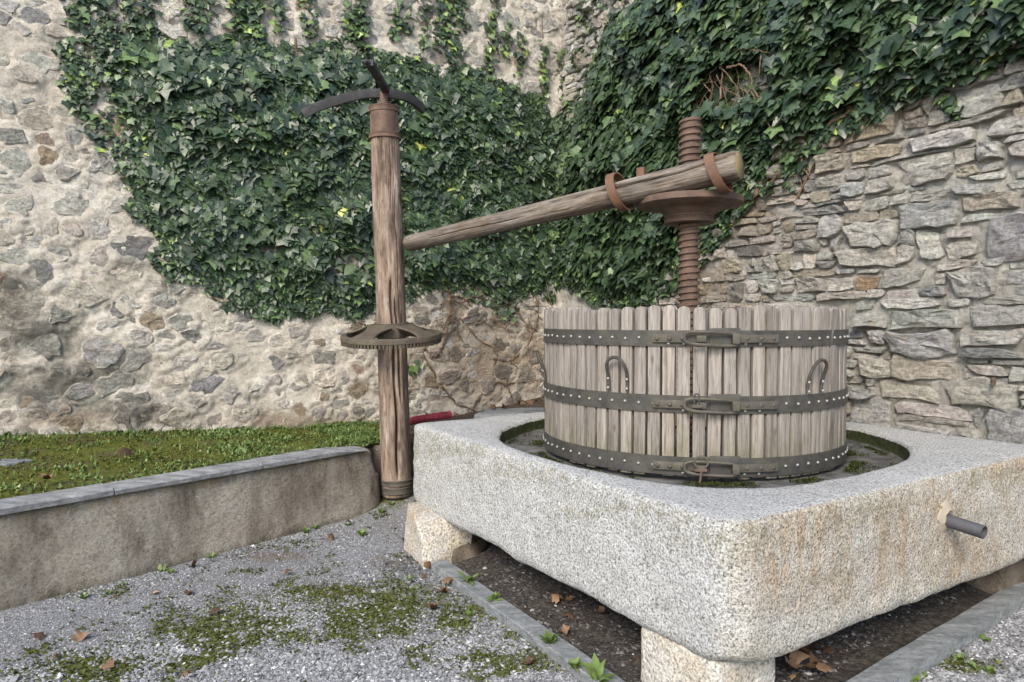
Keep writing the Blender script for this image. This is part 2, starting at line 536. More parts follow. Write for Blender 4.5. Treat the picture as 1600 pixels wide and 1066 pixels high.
# ---- ground
def mat_ground():
    a = M("gravel_ground", .92, .2)
    sp = a.noise(130, 3, .65)
    c = a.ramp(sp, [(.3, (.07,.072,.077)), (.45, (.17,.174,.184)), (.6, (.27,.275,.29)), (.75, (.42,.425,.44))])
    c = a.mix(a.ramp(a.noise(1.6, 6, .65), [(.42, 0.0), (.62, .55)]), c, a.mix(1.0, c, (.80,.72,.60), 'MULTIPLY'))
    br = a.math('ADD', a.attr("brown"), a.math('MULTIPLY', a.math('SUBTRACT', a.noise(7, 6, .7), .5), 1.1))
    c = a.mix(a.ramp(br, [(.4, 0.0), (.75, .8)]), c, a.mix(a.noise(60, 4, .7), (.09,.065,.042), (.25,.18,.115)))
    ms = a.math('ADD', a.attr("moss"), a.math('MULTIPLY', a.math('SUBTRACT', a.noise(9, 6, .75), .5), 1.6))
    c = a.mix(a.ramp(ms, [(.48, 0.0), (.66, .92)]), c, a.ramp(a.noise(50, 5, .7), [(.3, (.025,.032,.006)), (.5, (.075,.09,.014)), (.72, (.17,.17,.035))]))
    a.color(c)
    b = a.bump(sp, .012, .8)
    a.bump(a.noise(28, 5, .7), .02, .5, b)
    return a.m
GROUND = mat_ground()
def mat_soil(name, c0, c1, c2, moss=None):
    a = M(name, .95, .12)
    c = a.ramp(a.noise(30, 7, .7), [(.3, c0), (.5, c1), (.72, c2)])
    c = a.mix(a.ramp(a.noise(95, 3, .6), [(.60, 0.0), (.70, .7)]), c, (.22,.21,.20))
    if moss:
        c = a.mix(a.ramp(a.noise(4, 7, .72), [(.36, 0.0), (.50, .92)]), c, a.ramp(a.noise(40, 5, .7), [(.3, moss[0]), (.7, moss[1])]))
    a.color(c)
    b = a.bump(a.noise(35, 7, .7), .03, .9)
    return a.m
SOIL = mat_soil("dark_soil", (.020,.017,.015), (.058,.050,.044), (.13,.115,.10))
BEDSOIL = mat_soil("bed_soil", (.04,.032,.022), (.09,.07,.045), (.16,.125,.085), ((.04,.055,.008), (.16,.17,.03)))
BACKSOIL = mat_soil("corner_soil", (.03,.024,.018), (.07,.052,.038), (.13,.105,.08))

def mat_leafy(name, stops, rough=.42, spec=.55, trans=.0, vein=True):
    a = M(name, rough, spec)
    c = a.ramp(a.attr("tint"), stops)
    c = a.mix(a.ramp(a.noise(28, 4, .6), [(.35, .5), (.6, 0.0)]), c, a.mix(1.0, c, (.62,.68,.62), 'MULTIPLY'))
    if vein:
        c = a.mix(a.ramp(a.attr("vein"), [(.55, 0.0), (1.0, .45)]), c, a.hsv(c, .49, .8, 2.0))
    a.color(c)
    a.rough(a.ramp(a.noise(20, 3), [(.3, rough - .06), (.7, rough + .14)]))
    a.bump(a.noise(60, 3), .004, .4)
    return a.m
IVY = mat_leafy("ivy_leaf", [(0, (.010,.021,.010)), (.35, (.021,.042,.018)), (.62, (.046,.078,.028)), (.80, (.085,.14,.040)), (.92, (.20,.28,.05)), (1, (.36,.37,.06))])
GRASSM = mat_leafy("weed_leaf", [(0, (.040,.066,.014)), (.4, (.085,.128,.030)), (.7, (.13,.185,.055)), (.9, (.20,.25,.11)), (1, (.28,.28,.11))], .6, .25, vein=False)
MOSSM = mat_leafy("moss_tuft", [(0, (.018,.024,.006)), (.5, (.050,.060,.012)), (1, (.13,.132,.032))], .9, .1, vein=False)
DRY = mat_leafy("dry_leaf", [(0, (.035,.022,.014)), (.4, (.085,.050,.030)), (.75, (.17,.10,.06)), (1, (.33,.21,.13))], .75, .2, vein=False)
def mat_twig():
    a = M("twig_bark", .9, .15)
    a.color(a.ramp(a.noise(18, 5, .65, a.coord(rnd=True)), [(.3, (.075,.048,.03)), (.55, (.16,.11,.075)), (.75, (.27,.21,.155))]))
    a.bump(a.noise(60, 5, .7), .006, .8)
    return a.m
TWIG = mat_twig()
def mat_pebble(name, stops):
    a = M(name, .8, .3)
    a.color(a.mix(1.0, a.ramp(a.attr("tint"), stops), a.ramp(a.noise(160, 3), [(.3, (.72,.72,.72)), (.7, (1.15,1.15,1.15))]), 'MULTIPLY'))
    return a.m
PEBBLE = mat_pebble("gravel_stones", [(0, (.06,.060,.061)), (.35, (.165,.166,.172)), (.7, (.275,.277,.284)), (.93, (.39,.392,.398)), (1, (.55,.55,.55))])
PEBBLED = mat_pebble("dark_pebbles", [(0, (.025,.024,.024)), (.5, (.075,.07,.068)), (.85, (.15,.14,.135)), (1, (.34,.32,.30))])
def mat_plain(name, c, rough=.6, spec=.4, var=.25):
    a = M(name, rough, spec)
    a.color(a.mix(a.noise(25, 5, .7), tuple(x * (1 - var) for x in c), tuple(min(1, x * (1 + var)) for x in c)))
    return a.m
REDHOSE = mat_plain("red_hose", (.30,.05,.07), .75, .2, .5)
CEMENT = mat_plain("spout_cement", (.30,.26,.21), .9, .2, .2)

# ================================================================== LAYOUT
UV_U = np.array([-0.530, 0.848, 0.0])          # trough edge: near corner -> far left corner
UV_V = np.array([0.848, 0.530, 0.0])           # trough edge: near corner -> right
TB = np.array([0.772, 2.43, 0.0])              # trough near corner (plan)
T_LU, T_LV = 2.79, 2.62
BC = np.array([1.09, 4.35, 0.0])               # press axis
def T(u, v, z=0.0): return TB + UV_U * u + UV_V * v + np.array([0, 0, z])

CORNER = np.array([0.529, 7.76, 0.0])
W1A = R(28)
W1D = np.array([-math.cos(W1A), -math.sin(W1A), 0.0])   # from corner to the left
W1N = np.array([math.sin(W1A), -math.cos(W1A), 0.0])
W2D = np.array([0.555, -0.832, 0.0]); W2D /= np.linalg.norm(W2D)
W2N = np.array([W2D[1], -W2D[0], 0.0])                  # towards the yard
if W2N[0] > 0: W2N = -W2N
ZUP = np.array([0, 0, 1.0])
def wpt(D, N, s, z, d=0.0):
    s = np.asarray(s, float)[..., None]; z = np.asarray(z, float)[..., None]; d = np.asarray(d, float)[..., None] if np.ndim(d) else d
    return CORNER + D * s + ZUP * z + N * d
def px_wall(D, N, px, py):
    p = on_plane(px, py, CORNER, N)
    return float(np.dot(p - CORNER, D)), float(p[2])

# ================================================================== GROUND
PL_A = np.array([-4.6, 1.223, 0]); PL_B = np.array([-1.0, 5.5, 0])     # front foot of low wall
PLD = (PL_B - PL_A) / np.linalg.norm(PL_B - PL_A)
PLN = np.array([PLD[1], -PLD[0], 0])                                   # towards the yard
def ground_z(x, y):
    p = np.stack([x, y, np.zeros_like(x)], -1)
    d = np.hypot((x + .80) * .8, (y - 5.9))
    z = .10 * smooth(.75, .2, d)
    return z + .012 * fbm(p * 1.3, 3, 5)
MOSS_PX = [((330, 850), (120, 12)), ((600, 795), (45, 16)), ((120, 925), (80, 10)), ((1500, 1040), (60, 18)), ((760, 1030), (150, 55)), ((640, 985), (80, 25))]
MOSS_LINE = [(40, 1085), (300, 1008), (460, 955), (600, 955), (720, 985)]
TRACK_LINE = [(-60, 1020), (250, 950), (450, 885), (640, 815)]
BROWN_PX = [((540, 925), (90, 20)), ((620, 880), (60, 15)), ((640, 775), (40, 18)), ((420, 870), (80, 12))]
def px_mask(px, py, spots):
    r = np.zeros(px.shape)
    for (cx, cy), (rx, ry) in spots:
        r = np.maximum(r, 1 - np.hypot((px - cx) / rx, (py - cy) / ry) * .6)
    return np.clip(r, 0, 1)
def ground_masks(x, y):
    px, py = proj(np.stack([x, y, np.zeros_like(x)], -1))
    mo = np.maximum(px_mask(px, py, MOSS_PX) * .85, .78 * smooth(120, 0, polydist(px, py, MOSS_LINE, False))); br = px_mask(px, py, BROWN_PX)
    inside = (y > 1.0)
    return mo * inside, br * inside
xs = np.unique(np.concatenate([np.linspace(-40, -5, 12), np.arange(-5, 4.5, .035), np.linspace(4.5, 40, 12)]))
ys = np.unique(np.concatenate([np.linspace(-40, 1.6, 14), np.arange(1.6, 6.6, .035), np.linspace(6.6, 40, 12)]))
gx, gy = np.meshgrid(xs, ys)
gz = ground_z(gx, gy)
mo, br = ground_masks(gx, gy)
ground = np_obj("ground", np.stack([gx.ravel(), gy.ravel(), gz.ravel()], 1), grid_faces(len(xs), len(ys)), GROUND,
                attrs={"moss": mo.ravel(), "brown": br.ravel()})
tag(ground, "grey gravel yard ground with mossy patches", "ground", kind="structure")

# soil strip inside the slate kerb, under the trough
KL0, KL1 = on_z(680, 895)[:2], on_z(910, 1066)[:2]
KR0, KR1 = on_z(1348, 1066)[:2], on_z(1562, 936)[:2]
def lineint(p, d, q, e):
    A = np.array([[d[0], -e[0]], [d[1], -e[1]]])
    t = np.linalg.solve(A, np.array(q) - np.array(p))
    return np.array(p) + np.array(d) * t[0]
kdl = (KL1 - KL0) / np.linalg.norm(KL1 - KL0)
kdr = (KR1 - KR0) / np.linalg.norm(KR1 - KR0)
KC = lineint(KL0, kdl, KR0, kdr)                         # kerb corner (below the frame)
nu, nv = 90, 90
uu, vv = np.meshgrid(np.linspace(0, 1, nu), np.linspace(0, 1, nv))
LK = KC + (-kdl) * (float(np.linalg.norm(KL0 - KC)) + .02)
RKp = KC + kdr * 3.6
P = KC + (LK - KC) * uu[..., None] + (RKp - KC) * vv[..., None]
pz = .012 + .03 * fbm(np.dstack([P, np.zeros_like(uu)]) * 4, 4, 3) + .035 * smooth(0, .3, np.minimum(uu, 1) * np.minimum(vv, 1) * 2) + .004
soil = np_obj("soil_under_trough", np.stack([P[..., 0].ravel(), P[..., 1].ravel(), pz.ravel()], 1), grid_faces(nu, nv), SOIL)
tag(soil, "dark bare soil with leaf litter under the granite trough", "soil", kind="structure")

# ================================================================== STONE WALLS
def clip_poly(poly, p, n):
    """keep the side where (x-p).n <= 0"""
    out = []
    m = len(poly)
    for i in range(m):
        a, b = poly[i], poly[(i + 1) % m]
        da, db = np.dot(a - p, n), np.dot(b - p, n)
        if da <= 0: out.append(a)
        if (da < 0 < db) or (db < 0 < da):
            out.append(a + (b - a) * (da / (da - db)))
    return out
def voronoi_cells(seeds, wts, aniso, insets):
    """anisotropic power cells, seeds (n,2) in wall (s,z)"""
    Q = seeds * np.array([1.0, aniso])
    cells = []
    for i in range(len(Q)):
        d = np.hypot(*(Q - Q[i]).T)
        idx = np.argsort(d)[1:26]
        R0 = .9
        poly = [Q[i] + np.array(c) * R0 for c in ((-1, -1), (1, -1), (1, 1), (-1, 1))]
        for j in idx:
            if len(poly) < 3: break
            v = Q[j] - Q[i]; L = np.linalg.norm(v) + 1e-9
            t = .5 + (wts[i] ** 2 - wts[j] ** 2) / (2 * L * L)
            t = min(max(t, .22), .78)
            nn = v / L
            sh = insets[i] * math.hypot(nn[0], aniso * nn[1])
            poly = clip_poly(poly, Q[i] + v * t - nn * sh, nn)
        cells.append(np.array(poly) / np.array([1.0, aniso]) if len(poly) >= 3 else None)
    return cells
def resample(poly, n):
    P = np.vstack([poly, poly[:1]])
    seg = np.hypot(*(P[1:] - P[:-1]).T)
    cum = np.concatenate([[0], np.cumsum(seg)])
    t = np.linspace(0, cum[-1], n, endpoint=False)
    return np.stack([np.interp(t, cum, P[:, 0]), np.interp(t, cum, P[:, 1])], 1)
def chaikin(P, k):
    for _ in range(k):
        Q = np.roll(P, -1, 0)
        P = np.stack([P * .78 + Q * .22, P * .22 + Q * .78], 1).reshape(-1, 2)
    return P
def stone_geo(poly, prot, rng, n=26, rounded=.12, facet=.25, wob=.05, soft=0.0):
    """returns local (s,z,d) vertices, faces, edge attribute; poly around its own centre"""
    c = poly.mean(0)
    Q = poly - c
    for _ in range(2 if rounded > .15 else 1):
        Qn = np.roll(Q, -1, 0)
        Q = np.stack([Q * (1 - rounded) + Qn * rounded, Q * rounded + Qn * (1 - rounded)], 1).reshape(-1, 2)
    Q = resample(Q, n)
    ext = Q.max(0) - Q.min(0)
    sd = rng.integers(1, 9999)
    ph = np.stack([Q[:, 0] * 11, Q[:, 1] * 11, np.full(n, sd * .37)], 1)
    am = min(ext) * wob
    Q = Q + np.stack([fbm(ph, 3, int(sd)), fbm(ph + 50, 3, int(sd))], 1) * am * 2.2
    tilt = rng.normal(0, facet, 2)
    rings = [(1.02, -.05, 1.0), (1.0, prot * (.62 - .3 * soft), 1.0), (.972 - .03 * soft, prot * (.92 - .2 * soft), .8), (.92 - .07 * soft, prot * 1.0, .4 + .3 * soft), (.66, prot * 1.03, .35 * soft), (.34, prot * 1.05, .1 * soft)]
    V = []; E = []
    for ri, (sc, dd, ed) in enumerate(rings):
        q = Q * sc
        d = np.full(n, dd)
        if ri >= 1:
            pp = np.stack([q[:, 0] * 9, q[:, 1] * 16, np.full(n, sd * .11)], 1)
            d = d + prot * (.75 * fbm(pp, 4, int(sd) + 3, .6) + q @ tilt / max(ext.max(), .05) * 2.0) * (.5 if ri == 1 else 1)
        V.append(np.column_stack([q, d])); E.append(np.full(n, ed))
    V.append(np.array([[0, 0, prot * 1.08]])); E.append(np.zeros(1))
    V = np.vstack(V); E = np.concatenate(E)
    F = grid_faces(n, len(rings), True)
    last = (len(rings) - 1) * n
    ctr = len(V) - 1
    i = np.arange(n)
    Tn = np.stack([last + i, last + (i + 1) % n, np.full(n, ctr)], 1)
    return c, V, [F, Tn], E

def course_cells(srange, zrange, wfun, hfun, rng):
    """roughly coursed rubble: irregular quads between wavy bed joints"""
    cells = []
    s0, s1 = srange
    z = zrange[0]
    bounds = [z]
    while z < zrange[1]:
        z += hfun(rng); bounds.append(z)
    def line(k, s):
        return bounds[k] + .030 * float(fbm(np.array([s * 1.1, k * 3.7, 0.]), 2, 301)) + .012 * float(fbm(np.array([s * 5.0, k * 5.1, 0.]), 2, 302))
    taken = {k: [] for k in range(len(bounds) + 2)}
    for k in range(len(bounds) - 1):
        s = s0 + rng.uniform(-.2, 0)
        while s < s1:
            blk = [b for b in taken[k] if b[0] - 1e-6 <= s < b[1]]
            if blk:
                s = blk[0][1]; continue
            h = bounds[k + 1] - bounds[k]
            wd = wfun(s, h, rng)
            nxt = [b[0] for b in taken[k] if b[0] > s]
            e = s + wd
            if nxt and e > min(nxt) - .05: e = min(nxt)
            top = k + 1
            if wd > (.15 if s < 3.2 else .27) and rng.random() < (.22 if s < 3.2 else .40) and k + 2 < len(bounds) and bounds[k + 2] - bounds[k] < .26 and not any(b[0] < e and b[1] > s for b in taken[k + 1]):
                top = k + 2; taken[k + 1].append((s, e))
            sl0, sl1 = rng.normal(0, .10), rng.normal(0, .10)
            lo0, lo1, hi0, hi1 = line(k, s), line(k, e), line(top, s), line(top, e)
            hh = hi0 - lo0
            def quad(a0, a1, b0, b1, l, r):
                # a: lower left/right z, b: upper left/right z
                jl, jr = rng.normal(0, .012, 2)
                g = rng.uniform(.0015, .008, 4)
                ml = (l + r) / 2 + rng.normal(0, (r - l) * .12)
                kl = rng.normal(0, (b0 - a0) * .07); ku = rng.normal(0, (b0 - a0) * .10)
                P = [(l + g[0] + jl + sl0 * 0, a0 + g[1]), (ml, (a0 + a1) / 2 + g[1] + kl), (r - g[2] + jr, a1 + g[1]), (r - g[2] - jr * .6, b1 - g[3]), (ml + rng.normal(0, (r - l) * .1), (b0 + b1) / 2 - g[3] + ku), (l + g[0] - jl * .6, b0 - g[3])]
                # knock off one or two corners
                P = [np.array(p) for p in P]
                for ci in (0, 2, 3, 5):
                    if rng.random() < .38:
                        f = rng.uniform(.10, .38)
                        P[ci] = P[ci] + (np.array([ml, (P[1][1] + P[4][1]) / 2]) - P[ci]) * f
                return np.array(P)
            q = rng.random()
            if hh > .095 and q < (.26 if s < 3.2 else .12):                       # two thin slabs on one another
                f = rng.uniform(.35, .65); m0, m1 = lo0 + (hi0 - lo0) * f, lo1 + (hi1 - lo1) * (f + rng.normal(0, .08))
                cells.append(quad(lo0, lo1, m0, m1, s, e)); cells.append(quad(m0, m1, hi0, hi1, s, e))
            elif hh > .085 and q < .40 and e - s > .16:     # a stack of chips beside a stone
                m = s + (e - s) * rng.uniform(.3, .45)
                f = rng.uniform(.4, .6); mz0, mz1 = lo0 + (hi0 - lo0) * f, lo0 + (hi0 - lo0) * (f + rng.normal(0, .05))
                cells.append(quad(lo0, lo0, mz0, mz1, s, m)); cells.append(quad(mz0, mz1, hi0, hi0, s, m))
                cells.append(quad(lo0, lo1, hi0, hi1, m, e))
            else:
                cells.append(quad(lo0, lo1, hi0, hi1, s, e))
            s = e
    return cells
def build_wall(name, label, cat, D, N, seeds, wts, aniso, mortar, stonemat, srange, zrange, tints, inset, prot, keep, rng,
               flat=False, npt=26, cell=.022, rounded=.12, wob=.05, soft=0.0, swell=.5, base=0.0, dirt_spots=(), brown_spots=(), visible=None, thick=.35, relief=.02, facet=.25):
    root = empty(name, CORNER)
    # world <-> wall rotation kept in the mesh: everything is in root-local coordinates
    if wts is None:
        cells = seeds; seeds = [c.mean(0) for c in cells]
    else:
        ins_ = inset * (.35 + 1.3 * rng.random(len(seeds)) ** 1.5)
        cells = voronoi_cells(seeds, wts, aniso, ins_)
    s0, s1 = srange; z0, z1 = zrange
    ns, nz = int((s1 - s0) / cell) + 1, int((z1 - z0) / cell) + 1
    gs, gz_ = np.meshgrid(np.linspace(s0, s1, ns), np.linspace(z0, z1, nz))
    d = base + relief * fbm(np.dstack([gs * 3.1, gz_ * 3.1, np.zeros_like(gs)]), 4, 21) + relief * .55 * fbm(np.dstack([gs * 14, gz_ * 18, np.zeros_like(gs)]), 4, 22, .65) - relief * .6 * smooth(.16, .0, np.abs(fbm(np.dstack([gs * 5, gz_ * 8, np.zeros_like(gs)]), 4, 25, .6)))
    stones = []
    for i, poly in enumerate(cells):
        if poly is None or rng.random() > keep(seeds[i]): continue
        a = np.abs(np.cross(poly - poly.mean(0), np.roll(poly, -1, 0) - poly.mean(0))).sum() / 2
        if a < .0012 or a > .22: continue
        ext = poly.max(0) - poly.min(0)
        pr = prot * (.48 + .95 * rng.random()) * min(1.3, .6 + ext.min() * 4)
        c, V, F, E = stone_geo(poly, pr, rng, n=npt, rounded=rounded, facet=facet, wob=wob, soft=soft)
        # mortar swells round the stone
        r0 = ext * .62 + .03
        ix0, ix1 = int((c[0] - r0[0] - s0) / cell), int((c[0] + r0[0] - s0) / cell) + 2
        iz0, iz1 = int((c[1] - r0[1] - z0) / cell), int((c[1] + r0[1] - z0) / cell) + 2
        ix0, iz0 = max(ix0, 0), max(iz0, 0)
        if ix1 > ix0 and iz1 > iz0:
            sub = np.hypot((gs[iz0:iz1, ix0:ix1] - c[0]) / r0[0], (gz_[iz0:iz1, ix0:ix1] - c[1]) / r0[1])
            d[iz0:iz1, ix0:ix1] += pr * swell * smooth(1.05, .75, sub)
        W = wpt(D, N, c[0] + V[:, 0], c[1] + V[:, 1], V[:, 2])
        px, py = proj(W)
        vis = (visible(px.mean(), py.mean()) if visible else 1)
        area = (px.max() - px.min()) * (py.max() - py.min()) * vis
        q = rng.random()
        acc = 0
        for (wgt, col, var) in tints(c, rng):
            acc += wgt
            if q <= acc: break
        col = np.array(col) * (1 + rng.normal(0, var)) * (1 + rng.normal(0, .014, 3))
        stones.append((area, W - CORNER, F, E, np.clip(col, .02, .9)))
    Wm = wpt(D, N, gs.ravel(), gz_.ravel(), d.ravel())
    px, py = proj(Wm)
    def spotmask(px, py, spots):
        return px_mask(px, py, spots) * .8 if spots else np.zeros(px.shape)
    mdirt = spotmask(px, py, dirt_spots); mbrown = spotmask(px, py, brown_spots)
    nf = len(Wm)
    # back and top so the wall is a solid body
    back = wpt(D, N, np.array([s0, s1, s0, s1]), np.array([z0, z0, z1, z1]), -thick)
    V = np.vstack([Wm, back]) - CORNER
    c00, c10, c01, c11 = 0, ns - 1, (nz - 1) * ns, nz * ns - 1
    Q = np.array([[nf, nf + 1, nf + 3, nf + 2], [c00, nf, nf + 2, c01], [c10, c11, nf + 3, nf + 1]])
    # n-gon-free top: strip of quads is not needed, one quad closes it slightly above the rough edge
    top = np.array([[c01, c11, nf + 3, nf + 2]])
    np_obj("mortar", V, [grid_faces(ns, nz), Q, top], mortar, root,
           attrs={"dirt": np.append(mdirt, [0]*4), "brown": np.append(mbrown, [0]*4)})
    stones.sort(key=lambda t: -t[0])
    rest_V, rest_F, rest_E, rest_C, off = [], [[], []], [], [], 0
    for k, (area, W, F, E, col) in enumerate(stones):
        pxx, pyy = proj(W + CORNER)
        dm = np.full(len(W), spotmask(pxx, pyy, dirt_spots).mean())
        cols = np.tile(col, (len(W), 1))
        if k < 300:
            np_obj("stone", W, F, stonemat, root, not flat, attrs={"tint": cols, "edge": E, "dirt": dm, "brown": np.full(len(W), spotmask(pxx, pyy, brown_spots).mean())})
        else:
            rest_V.append(W); rest_E.append(E); rest_C.append(cols)
            rest_F[0].append(F[0] + off); rest_F[1].append(F[1] + off); off += len(W)
    if rest_V:
        o = np_obj("small_stones", np.vstack(rest_V), [np.vstack(rest_F[0]), np.vstack(rest_F[1])], stonemat, root, not flat,
                   attrs={"tint": np.vstack(rest_C), "edge": np.concatenate(rest_E), "dirt": np.zeros(off), "brown": np.zeros(off)})
        tag(o, kind="stuff")
    tag(root, label, cat)
    return root

def poisson(srange, zrange, size, rng, tries=14000, aniso=1.0, fixed=()):
    pts = [np.array(f[:2]) for f in fixed]; ws = [f[2] for f in fixed]
    for _ in range(tries):
        p = np.array([rng.uniform(*srange), rng.uniform(*zrange)])
        r = size(p) * (.5 + 1.3 * rng.random() ** 1.7)
        if pts:
            A = np.array(pts)
            dd = np.hypot((A[:, 0] - p[0]), (A[:, 1] - p[1]) * aniso)
            if np.any(dd < (r + np.array(ws)) * .85): continue
        pts.append(p); ws.append(r)
    return np.array(pts), np.array(ws)

# ivy outlines in photo pixels (looked up on the wall planes)
IVY1 = [(150,55),(215,45),(300,55),(360,45),(430,62),(520,55),(600,78),(650,92),(720,98),(775,112),(812,128),(842,150),(900,190),(905,470),(868,462),(830,470),(795,492),(740,470),(700,455),(640,470),(590,492),(555,500),(500,490),(430,500),(395,490),(355,478),(325,450),(262,435),(232,398),(252,372),(212,345),(192,300),(196,250),(215,235),(180,160),(165,100)]
IVY2 = [(850,180),(878,150),(905,100),(918,55),(940,15),(985,-10),(1000,-160),(1700,-160),(1700,70),(1600,92),(1560,98),(1480,125),(1400,158),(1345,190),(1290,205),(1245,240),(1235,272),(1190,262),(1165,290),(1152,340),(1108,372),(1085,400),(1050,425),(1035,462),(990,478),(930,482),(880,455),(850,440)]
HOLE2 = [(1078,170),(1095,120),(1130,92),(1180,88),(1215,110),(1205,150),(1170,168),(1125,178)]

rng1 = np.random.default_rng(5)
fixed1 = [(*px_wall(W1D, W1N, *p), r) for p, r in [((215,558), .115), ((395,550), .12), ((320,600), .12), ((110,250), .07), ((190,425), .10), ((300,520), .07), ((150,640), .10), ((30,480), .20), ((60,540), .16), ((700,590), .10), ((560,575), .07), ((510,620), .07), ((550,545), .06), ((270,530), .06), ((360,480), .07), ((100,270), .08), ((40,560), .12), ((70,600), .12), ((820,590), .16), ((650,560), .10)]]
seeds1, w1 = poisson((-.2, 6.6), (.35, 5.0), lambda p: .088 if p[1] > 1.6 else .085, rng1, 9000, 1.25, fixed1)
def tints1(c, rng):
    return [(.46, (.47,.455,.42), .16), (.14, (.31,.31,.30), .18), (.22, (.56,.52,.45), .14), (.05, (.42,.355,.27), .12), (.01, (.46,.36,.25), .1), (.10, (.55,.53,.49), .1), (.02, (.38,.30,.24), .1)]
def vis1(px, py):
    if px < -30 or px > 900 or py < -40 or py > 700: return .02
    return .05 if bool(inpoly(np.array([px]), np.array([py]), IVY1)[0]) else 1
DIRT1 = [((20, 450), (110, 60)), ((60, 520), (120, 60)), ((120, 590), (150, 50)), ((200, 640), (160, 35)), ((60, 620), (90, 40)), ((215, 558), (36, 32)), ((190, 425), (50, 35)), ((255, 445), (40, 25))]
BROWN1 = [((740, 560), (200, 130)), ((450, 660), (190, 25)), ((100, 655), (160, 22)), ((850, 560), (120, 90)), ((520, 410), (80, 40))]
build_wall("rubble_wall", "pale lime mortar wall studded with rubble stones behind the wooden post", "wall", W1D, W1N, seeds1, w1, 1.25,
           MORTAR1, STONE1, (-.05, 7.2), (.2, 5.4), tints1, .014, .021, lambda p: .74, rng1, flat=True, npt=22, rounded=.16, wob=.17, soft=.6, swell=.55, cell=.016,
           dirt_spots=DIRT1, brown_spots=BROWN1, visible=vis1, relief=.014, facet=.25)

rng2 = np.random.default_rng(9)
def width2(s_, h, rng):
    big = float(np.interp(s_, [1.6, 2.6, 3.6, 5.2], [.60, .80, 1.25, 1.35]))
    return big * (rng.uniform(.10, .22) if rng.random() < .42 else rng.uniform(.20, .40)) * (.85 + h * 1.5)
cells2 = course_cells((.03, 5.9), (.3, 5.2), width2, lambda r: r.choice([.045, .055, .07, .085, .10, .125]) * r.uniform(.9, 1.1), rng2)
cells2 = [c for c in cells2 if (c[:, 0].mean() > 1.1 and c[:, 1].mean() < 3.7) or (c[:, 0].min() > .02 and c[:, 0].mean() < 1.7 and c[:, 1].mean() > 3.3)]
def tints2(c, rng):
    o = .02 if c[1] < 1.7 else .07
    return [(.46 - o, (.56,.545,.51), .12), (.18, (.46,.457,.45), .12), (.18, (.57,.54,.485), .11), (.09, (.67,.655,.62), .08), (.05 + o * .5, (.50,.455,.375), .12), (o * .2, (.46,.33,.21), .10), (.12, (.32,.318,.312), .15)]
def vis2(px, py):
    if px < 860 or px > 1640 or (py < 60 and px > 1010) or py < -20 or py > 720: return .02
    if 840 < px < 1330 and py > 485: return .05
    return .05 if bool(inpoly(np.array([px]), np.array([py]), IVY2)[0]) else 1
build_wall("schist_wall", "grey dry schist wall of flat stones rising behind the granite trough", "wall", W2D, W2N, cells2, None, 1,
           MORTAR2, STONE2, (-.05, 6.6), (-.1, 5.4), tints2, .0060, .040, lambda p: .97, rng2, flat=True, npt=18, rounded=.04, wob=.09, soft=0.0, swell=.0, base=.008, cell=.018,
           brown_spots=[((1145, 130), (110, 80)), ((1150, 330), (120, 90)), ((1280, 230), (110, 50)), ((1400, 170), (110, 40)), ((1100, 450), (70, 60))], visible=vis2, relief=.030, facet=.34)  # first brown spot paints the shade of the ivy hollow onto the wall

